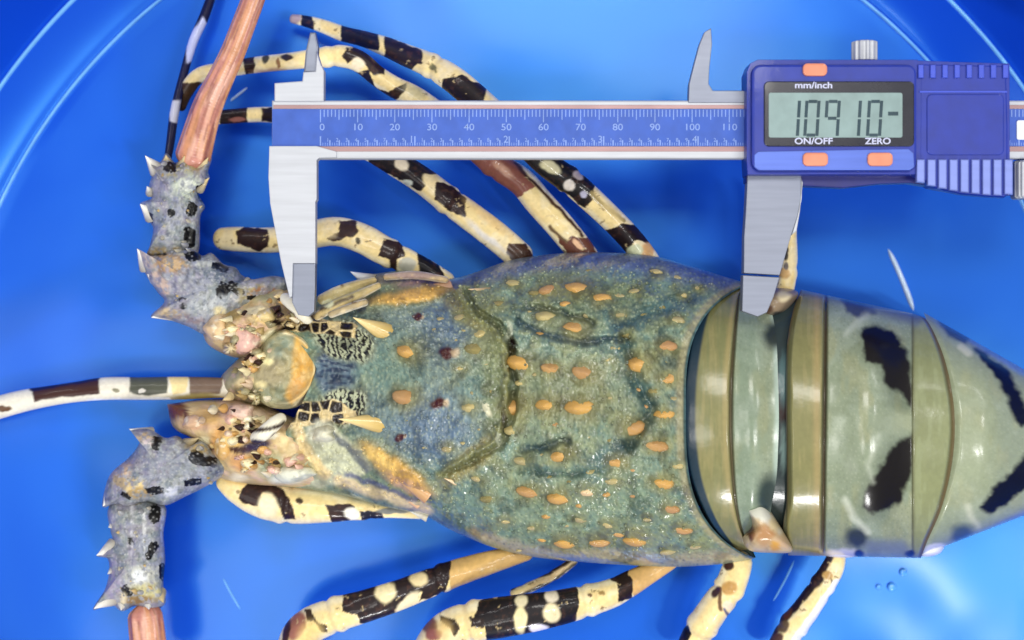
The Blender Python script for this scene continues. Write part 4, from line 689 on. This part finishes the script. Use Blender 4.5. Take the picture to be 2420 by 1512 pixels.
plate('tail_segment', [(1892, 684), (1872, 740), (1858, 830), (1856, 960), (1858, 1080), (1858, 1180), (1850, 1250), (1862, 1312)],
      [(2162, 742), (2192, 760), (2225, 830), (2246, 910), (2256, 1000), (2248, 1100), (2224, 1200), (2190, 1280), (2176, 1318)], t2, lambda u: 0*u, ztail, nu=200)
def t3(X, Y, u, c):
    p = tail_base(X, Y, 121); p.mix(np.full(X.shape, .4), (164, 172, 140))
    p.rag([(2300, 822), (2330, 832), (2380, 875), (2410, 930), (2440, 1010), (2400, 1000), (2380, 940), (2350, 890)], BLOT, 15, .22, 18); p.rag([(2316, 1200), (2350, 1150), (2392, 1110), (2440, 1050), (2440, 1140), (2390, 1180), (2340, 1214)], BLOT, 15, .22, 18)
    p.poly([(2215, 756), (2260, 768), (2300, 795), (2280, 812), (2240, 795)], (62, 74, 78), 6); p.line([(2270, 818), (2290, 835)], 8, (196, 198, 170), 5); p.blob(2272, 1262, 26, 22, -20, (70, 86, 96), .5); p.line([(2285, 1195), (2292, 1220), (2310, 1242)], 7, (206, 208, 184), 8, .6)
    p.blob(2215, 1300, 30, 16, 0, (226, 228, 236), .3)
    e = p.m_line([(2300, 800), (2419, 878)], 10, 8); p.mix(e*.8, (120, 140, 186)); p.mix(p.m_line([(2240, 1300), (2330, 1262), (2419, 1216)], 10, 8)*.8, (116, 134, 180))
    p.grain(.08, 7); return p, (-1.6*sstep(.06, 0, u)+2.8*np.exp(-((X-2340)/65)**2))*sstep(0, .3, c)
plate('tail_segment', [(2182, 738), (2216, 830), (2238, 910), (2247, 1000), (2240, 1100), (2214, 1200), (2176, 1290), (2160, 1318)],
      [(2600, 975), (2640, 1010), (2650, 1050), (2640, 1090), (2600, 1148)], t3, lambda u: 0*u, ztail, nu=120)
# soft dark flesh under and between the plates
def core(X, Y, U, A):
    p = Paint(X, Y, (44, 58, 60), warp=4); p.blob(1850, 962, 16, 30, 0, (60, 30, 26), .4); p.blob(1850, 900, 10, 60, 0, (84, 120, 124), .5); p.line([(1690, 690), (1640, 800), (1628, 960), (1636, 1080), (1690, 1250)], 14, (44, 74, 100), 6)
    p.blob(1852, 1060, 8, 50, 0, (124, 150, 146), .5); return p
limb('tail_flesh', [(1560, 965, 30, 250), (1640, 970, 30, 268), (1760, 975, 31, 272), (1850, 980, 31, 276), (2000, 990, 31, 270), (2200, 1010, 30, 230), (2330, 1020, 29, 150)], core, M_tail, ring=120, flat=.56, step=6)
# swollen joint lobes between carapace and tail on both flanks
def jl(X, Y):
    p = Paint(X, Y, (200, 180, 140), warp=7, seed=8); p.mix(sstep(.5, .7, fbm(X/12, Y/12, 88))*.5, (140, 126, 96)); p.poly([(1752, 1188), (1780, 1178), (1815, 1200), (1850, 1250), (1838, 1262), (1800, 1230), (1765, 1218)], (226, 226, 212), 5); p.blob(1775, 1260, 10, 18, 0, (70, 30, 22), .3); p.blob(1808, 1262, 26, 24, 0, (176, 132, 88), .6); p.blob(1835, 1235, 16, 22, 30, (226, 206, 160), .4); p.blob(1850, 1280, 18, 16, 0, (196, 166, 130), .5); p.blob(1830, 1290, 12, 10, 0, (208, 156, 70), .4); return p
dome('joint_lobe', [(1760, 1195), (1790, 1182), (1815, 1200), (1835, 1230), (1865, 1280), (1870, 1304), (1820, 1306), (1770, 1300), (1755, 1270), (1775, 1240)], 36, 50, jl, M_leg, lob, n=24, m=48)
def jl2(X, Y):
    p = Paint(X, Y, (140, 122, 100), warp=5, seed=8); p.blob(1850, 700, 16, 12, 0, (206, 192, 156), .4); p.blob(1815, 730, 12, 12, 0, (80, 56, 44), .4); p.blob(1840, 745, 14, 10, 0, (54, 54, 52), .4); return p
dome('joint_lobe', [(1790, 690), (1840, 680), (1885, 690), (1872, 720), (1845, 745), (1815, 752), (1792, 735)], 28, 45, jl2, M_leg, lob, n=20, m=40)
# the rest of the tail, outside the picture
def t4(X, Y, u, c):
    p = tail_base(X, Y, 131); p.mix(sstep(.8, .95, u), OLV); p.grain(.08, 7); return p, 2.0*np.sin(u*math.pi)*sstep(0, .3, c)
plate('tail_segment', [(2560, 962), (2590, 1000), (2600, 1050), (2590, 1110), (2560, 1165)], [(2740, 990), (2775, 1020), (2785, 1070), (2775, 1115), (2740, 1150)], t4, lambda u: 0*u, lambda X: np.interp(X, [2500, 2600, 2800], [43, 38, 26]), zlo=18, nu=50, nv=120)
for a0_ in (-50, -26, 0, 26, 50):
    q0 = math.radians(a0_+4); ca_, sa_ = math.cos(q0), math.sin(q0)
    dome('tail_fan', [(2750+ca_*l_-sa_*w_, 1066+sa_*l_+ca_*w_) for l_, w_ in ((0, -26), (70, -44), (170, -66), (240, -60), (272, 0), (240, 60), (170, 66), (70, 44), (0, 26))], 9+abs(a0_)*.03, 15-abs(a0_)*.05, lambda X, Y: Paint(X, Y, (132, 142, 110), warp=5).mix(sstep(.5, .7, fbm(X/30, Y/30, 5))*.7, (70, 78, 70)), M_tail, lob, n=12, m=40)
# pleura tips under the tail
for pts, c in [([(1945, 1296), (1990, 1300), (2025, 1312), (1990, 1318), (1950, 1312)], (222, 220, 230)), ([(2168, 1288), (2226, 1286), (2224, 1304), (2200, 1314), (2172, 1312)], (236, 238, 246))]:
    dome('pleuron', pts, 20, 30, lambda X, Y, c=c: Paint(X, Y, c, warp=3), M_leg, lob, n=10, m=24)
for b0, t0, rr_, dz_, c0_, c1_, nm_ in [((920, 790), (834, 750), 28, 8, (196, 166, 92), (250, 224, 158), 'horn'), ((904, 1000), (800, 990), 27, 8, (196, 166, 92), (250, 224, 158), 'horn'), ((1160, 690), (1106, 683), 13, 4, (150, 132, 88), (246, 218, 170), 'spine'), ((1106, 1152), (1050, 1130), 14, 4, (150, 132, 88), (248, 216, 168), 'spine'),
        ((1062, 680), (896, 722), 24, 2, (166, 130, 110), (226, 186, 104), 'ridge_horn'), ((1016, 1166), (852, 1060), 28, 2, (206, 160, 110), (222, 184, 102), 'ridge_horn'), ((990, 1190), (880, 1122), 14, 1, (222, 180, 140), (236, 206, 150), 'ridge_horn')]:
    z_ = zsurf(*b0); z2 = zsurf(*t0); spine(car, (*b0, z_-3), (*t0, z2+dz_-2), rr_, c0_, c1_, name=nm_, mat=M_tbc)
# cheek flange with the small white spine on the far side
spine(car, (880, 668, 34), (828, 642, 34), 22, (150, 142, 118), (236, 240, 246))
spine(car, (1010, 1222, 26), (968, 1208, 26), 12, (206, 196, 170), (236, 236, 230))

# ------------------------------------------------------------------ caliper
ZB, ZT = 52.5, 56.0
CO = tuple(float(v_) for v_ in W(1500, 305, ZB))
cal = thing('digital_caliper', 'blue digital caliper with steel jaws laid along the lobster shell, display lit 109.10', 'caliper', CO)
cal['label'] = 'blue digital caliper with steel jaws spanning the lobster shell, display reading 109.10'
def prism(name, pts, z0, z1, mat, parent=cal, bev=.4, holes=None, tb=0):
    """outline in grid units (seen at height z1), extruded from z0 to z1 mm, bevelled"""
    bm = bmesh.new(); top = [bm.verts.new(tuple(W(x, y, z1)-np.array(CO)*0+0*1 + (np.array([0, 0, 0])))) for x, y in pts]
    f = bm.faces.new(top)
    if f.normal.z < 0: f.normal_flip()
    bm.normal_update()
    if f.normal.z < 0: bmesh.ops.reverse_faces(bm, faces=[f])
    r_ = bmesh.ops.extrude_face_region(bm, geom=[f]); vs = [g for g in r_['geom'] if isinstance(g, bmesh.types.BMVert)]
    bmesh.ops.translate(bm, verts=vs, vec=(0, 0, -(z1-z0)/1000.0))
    bmesh.ops.recalc_face_normals(bm, faces=bm.faces)
    if bev > 0:
        ed = [e for e in bm.edges if all(abs(v_.co.z-z1/1000.0) < 1e-6 for v_ in e.verts)]
        bmesh.ops.bevel(bm, geom=ed, offset=bev/1000.0, segments=2, affect='EDGES', profile=.6, clamp_overlap=True)
    bmesh.ops.translate(bm, verts=bm.verts, vec=tuple(-q for q in CO))
    me = bpy.data.meshes.new(name); bm.to_mesh(me); bm.free(); return link(name, me, parent, mat)
def rr(x0, y0, x1, y1, r_, n=5):
    out = []
    for cx, cy, a0 in ((x1-r_, y0+r_, -90), (x1-r_, y1-r_, 0), (x0+r_, y1-r_, 90), (x0+r_, y0+r_, 180)):
        for k in range(n+1):
            q = math.radians(a0+90*k/n); out.append((cx+r_*math.cos(q), cy+r_*math.sin(q)))
    return out
def box(name, x0, y0, x1, y1, z0, z1, mat, parent=cal, bev=.1): return prism(name, [(x0, y0), (x1, y0), (x1, y1), (x0, y1)], z0, z1, mat, parent, bev)
beam = box('beam', 642, 237, 2560, 375, ZB, ZT, M_steel, bev=.5)
box('edge_strip', 646, 248, 2555, 257, ZT-.3, ZT+.12, M_rose, beam, .05); box('edge_strip', 640, 346, 2555, 358, ZT-.3, ZT+.12, M_rose, beam, .05)
plate_ = box('scale_plate', 643, 257.5, 2552, 345.5, ZT-.3, ZT+.2, M_scale, beam, .05)
# printed graduations
def ticks(name, rows, z, parent):
    V = []; F = []
    for x0, y0, x1, y1 in rows:
        b0 = len(V)
        for x, y in ((x0, y0), (x1, y0), (x1, y1), (x0, y1)): V.append(tuple(W(x, y, z)-np.array(CO)))
        F.append((b0, b0+3, b0+2, b0+1))
    me = bpy.data.meshes.new(name); me.from_pydata(V, [], F); me.update(); return link(name, me, parent, M_white)
rows = []
X0 = 757.0; MM = 8.78
for k in range(0, 196):
    x = X0+k*MM; h = 30 if k % 10 == 0 else (24 if k % 5 == 0 else 17); rows.append((x-1.1, 259, x+1.1, 259+h))
IN = 25.4*MM
for k in range(0, 78):
    x = X0+k*IN/10; h = 22 if k % 10 == 0 else 13; rows.append((x-1.5, 344-h, x+1.5, 344))
    for q in range(1, 4): xq = x+q*IN/40; rows.append((xq-.7, 344-7, xq+.7, 344))
tk = ticks('graduation', rows, ZT+.23, plate_); tk['kind'] = 'stuff'
def text(s, x, y, size, z, mat, parent, name='lettering', sx=1.0, thick=.02):
    c = bpy.data.curves.new(name, 'FONT'); c.body = s; c.size = size*(CAMH-z/1000)/FPX*1.38; c.align_x = 'CENTER'; c.align_y = 'CENTER'; c.extrude = .00002; c.offset = thick*.001*size/18
    tmp = bpy.data.objects.new('tmp', c); COL.objects.link(tmp); dg = bpy.context.evaluated_depsgraph_get(); me = bpy.data.meshes.new_from_object(tmp.evaluated_get(dg)); bpy.data.objects.remove(tmp)
    me.name = name; me.materials.clear(); me.materials.append(mat)
    o = bpy.data.objects.new(name, me); COL.objects.link(o); o.parent = parent
    o.location = tuple(W(x, y, z)-np.array(CO)); o.scale = (sx, 1, 1); return o
for k in range(0, 12): text(str(k*10), X0+k*10*MM-(0 if k else -4), 301, 16, ZT+.24, M_white, plate_, 'scale_number', 1.15)
for k in range(1, 52):
    x = X0+k*IN/10
    if x > 1758: break
    if k % 10 == 0: text(str(k//10), x-8, 330, 17, ZT+.24, M_white, plate_, 'scale_number')
    else: text(str(k % 10), x-5, 331, 9, ZT+.24, M_white, plate_, 'scale_number')
# fixed jaws
prism('fixed_jaw', [(636, 345), (748, 345), (795, 358), (795, 372), (754, 373), (748, 378), (748, 470), (745, 476), (745, 622), (692, 622), (690, 700), (684, 704), (664, 620), (650, 545), (638, 480), (634, 420)], ZB-.3, ZT-.02+.6, M_steel, beam, .14)
prism('jaw_tip', [(692, 622), (745, 622), (744, 680), (742, 736), (728, 748), (704, 744), (690, 715)], ZB-.6, ZT-.2, M_steel_d, beam, .2)
prism('inside_jaw', [(648, 240), (648, 196), (714, 191), (716, 170), (745, 168), (748, 120), (757, 150), (765, 166), (765, 240)], ZB-.3, ZT+.5, M_steel, beam, .3)
prism('inside_blade', [(717, 172), (722, 120), (732, 76), (745, 76), (752, 110), (750, 172)], ZB+.2, ZT-.8, M_steel_d, beam, .5)
# slider
sj = prism('sliding_jaw', [(1766, 415), (1893, 415), (1892, 470), (1884, 510), (1868, 560), (1842, 650), (1757, 645), (1758, 560), (1762, 500)], ZB-.4, ZT+.6, M_steel_d, cal, .16)
prism('jaw_tip', [(1755, 650), (1842, 655), (1828, 700), (1812, 738), (1790, 748), (1753, 735)], ZB-.8, ZT+.1, M_steel_d, sj, .2)
prism('jaw_bevel', [(1893, 420), (1897, 432), (1890, 500), (1882, 545), (1870, 556), (1884, 510), (1892, 470)], ZB, ZT+.4, M_steel, sj, .2)
prism('inside_jaw', [(1626, 243), (1628, 198), (1640, 150), (1652, 105), (1664, 76), (1680, 66), (1682, 105), (1676, 160), (1674, 198), (1684, 214), (1765, 214), (1765, 243)], ZB+.2, ZT+.3, M_steel_d, sj, .2)
# housing
ZH = 63.0
hou = prism('housing', [(1790, 141), (2168, 141), (2168, 143), (2385, 150), (2386, 462), (2300, 456), (2210, 440), (2164, 412), (1766, 412), (1764, 380), (1764, 170), (1772, 150)], ZB-1.5, ZH-2, M_blue, cal, .9)
prism('base_rail', [(1762, 408), (2150, 408), (2200, 440), (2150, 432), (2080, 434), (1990, 444), (1762, 432)], ZB-2, ZB+3, M_navy, cal, .4)
face = prism('face_plate', rr(1776, 152, 2166, 404, 22), ZH-3, ZH, M_blue, hou, .7)
prism('sheen_bevel', [(1792, 358), (2146, 352), (2158, 362), (2160, 394), (2150, 402), (1792, 402), (1782, 394), (1782, 366)], ZH-.5, ZH+.12, M_lav, hou, .12)  # lavender colour stands for light reflected by the housing's lower bevel
bez = prism('screen_bezel', rr(1805, 192, 2160, 346, 12), ZH-.5, ZH+.5, M_black, hou, .25)
lcd = prism('screen', rr(1816, 219, 2132, 325, 5), ZH+.2, ZH+.62, M_lcd, bez, .06)
# seven-segment figures
def digit(ch, x, w_, y0=236, y1=323, t=7.5):
    ym = (y0+y1)/2; g = 2.0; SEG = {'1': 'bc', '0': 'abcdef', '9': 'abcdfg', '-': 'g'}[ch]
    R = {'a': (x+t+.5, y0, x+w_-t-.5, y0+t), 'd': (x+t+.5, y1-t, x+w_-t-.5, y1), 'g': (x+t+.5, ym-t/2, x+w_-t-.5, ym+t/2),
         'f': (x, y0+g, x+t, ym-g), 'e': (x, ym+g, x+t, y1-g), 'b': (x+w_-t, y0+g, x+w_, ym-g), 'c': (x+w_-t, ym+g, x+w_, y1-g)}
    if ch == '9': SEG = 'abcfg'
    V = []; F = []
    for s_ in SEG:
        x0, ya, x1, yb = R[s_]; sl = -(ya+yb-y0-y1)/2*.05
        b0 = len(V)
        for xx, yy in ((x0, ya), (x1, ya), (x1, yb), (x0, yb)): V.append(tuple(W(xx-(yy-ym)*.06, yy, ZH+.66)-np.array(CO)))
        F.append((b0, b0+3, b0+2, b0+1))
    me = bpy.data.meshes.new('digit'); me.from_pydata(V, [], F); me.update(); link('digit', me, lcd, M_seg)
digit('1', 1858, 32); digit('0', 1900, 36); digit('9', 1948, 36); digit('1', 2002, 32); digit('0', 2048, 36)
box('display_mark', 2098, 264, 2122, 273, ZH+.6, ZH+.68, M_seg, lcd, 0)
text('mm/inch', 1922, 202, 15, ZH+.55, M_text, bez, 'lettering', 1.25, .06)
text('ON/OFF', 1922, 334, 15, ZH+.55, M_text, bez, 'lettering', 1.2, .06); text('ZERO', 2074, 334, 15, ZH+.55, M_text, bez, 'lettering', 1.15, .06)
for x, y, a_, b2 in ((1926, 164, 29, 15), (1927, 376, 30, 16), (2080, 376, 30, 16)):
    prism('button', rr(x-a_, y-b2, x+a_, y+b2, 11), ZH-1, ZH+1.0, M_orange, hou, .5)
# grip with ribs
prism('grip_block', [(2168, 146), (2180, 144), (2370, 148), (2384, 160), (2388, 300), (2388, 440), (2376, 466), (2330, 464), (2270, 458), (2210, 444), (2172, 420), (2166, 380)], ZH-6, ZH-1.9, M_blue, hou, 1.2)
prism('grip_panel', rr(2190, 222, 2372, 366, 12), ZH-3, ZH-1.5, M_blue, hou, .3)
box('grip_line', 2172, 214, 2380, 219, ZH-2.5, ZH-1.7, M_blue_l, hou, .1)
for k in range(8):
    x = 2176+k*28.6; box('rib', x-7, 152, x+7, 184, ZH-2.6, ZH-1.2, M_blue_l, hou, .25)
for k in range(9):
    x = 2176+k*26.0; xb = [432, 440, 446, 451, 455, 458, 461, 462, 460][k]
    prism('rib', [(x-10.5, 376), (x+9.5, 376), (x+9.5, xb), (x-10.5, xb-2)], ZH-2.6, ZH-.9, M_silv, hou, .35)
# knurled locking screw on top, thumb roller at the right
def wheel(name, cx, cy, z, r_px, half_px, mat, parent, teeth=18, depth=.08, axis='y'):
    n = teeth*4; a = np.linspace(0, 2*math.pi, n, endpoint=False); rad = 1-depth*(np.sin(a*teeth) > 0)
    c0 = W(cx, cy, z); s = (CAMH-z/1000)/FPX; R_ = r_px*s
    rings = []
    for t_, k_ in ((-1, .02), (-1, .86), (-.9, 1), (.9, 1), (1, .86), (1, .02)):
        o_ = t_*half_px*s; q = np.stack([R_*k_*rad*np.cos(a), np.full(n, o_), R_*k_*rad*np.sin(a)], -1)
        if axis == 'x': q = q[:, [1, 0, 2]]
        rings.append(c0+q)
    me = grid_mesh(name, np.stack(rings), closed=True, origin=CO)
    for p_ in me.polygons: p_.use_smooth = False
    bm = bmesh.new(); bm.from_mesh(me); bmesh.ops.recalc_face_normals(bm, faces=bm.faces); bm.to_mesh(me); bm.free()
    return link(name, me, parent, mat)
wheel('lock_screw', 2042, 122, 57, 31, 24, M_steel, cal, 12, .1)
wheel('thumb_roller', 2440, 425, 54, 44, 44, M_steel, cal, 20, .08)
prism('white_tab', rr(2402, 284, 2520, 330, 5), ZT, ZT+.6, M_label, beam, .1)
prism('thumb_rest', rr(2396, 378, 2520, 470, 8), ZB-2, ZB+1.5, M_steel_d, cal, .4)

# ------------------------------------------------------------------ water drops on the tub floor
def tubz_at(p): 
    rad = math.hypot(p[0]-RC[0], p[1]-RC[1])/PX
    return float(tub_z(np.array([rad]))[0])/1000-.0012
M_water, nt, b = new_mat('water'); b.inputs['Base Color'].default_value = (*lin((96, 178, 255)), 1); b.inputs['Roughness'].default_value = .08; b.inputs['Coat Weight'].default_value = 1
bump(nt, b, 300, .02, .0002)
for x, y, r_, lb in ((2135, 1352, 9, 'upper of the three clear water drops under the tail'), (2108, 1387, 10, 'largest of three clear water drops, lower one beneath the tail'), (2077, 1387, 6, 'tiny faint water drop left of the two larger drops under the tail')):
    c0 = W(x, y, 0); z0 = tubz_at(c0); n, m = 8, 20; t = np.linspace(0.02, 1, n); a = np.linspace(0, 2*math.pi, m+1)[:-1]; T, A = np.meshgrid(t, a, indexing='ij'); R_ = r_*PX
    q = np.stack([R_*np.sin(T*1.5)*np.cos(A), R_*np.sin(T*1.5)*np.sin(A), R_*.6*np.cos(T*1.5)], -1)
    o = link('water_drop', grid_mesh('water_drop', q[::-1], closed=True), None, M_water); o.location = (c0[0], c0[1], z0+.0006); o['label'] = lb; o['category'] = 'water drop'; o['group'] = 'water drops on the tub floor'
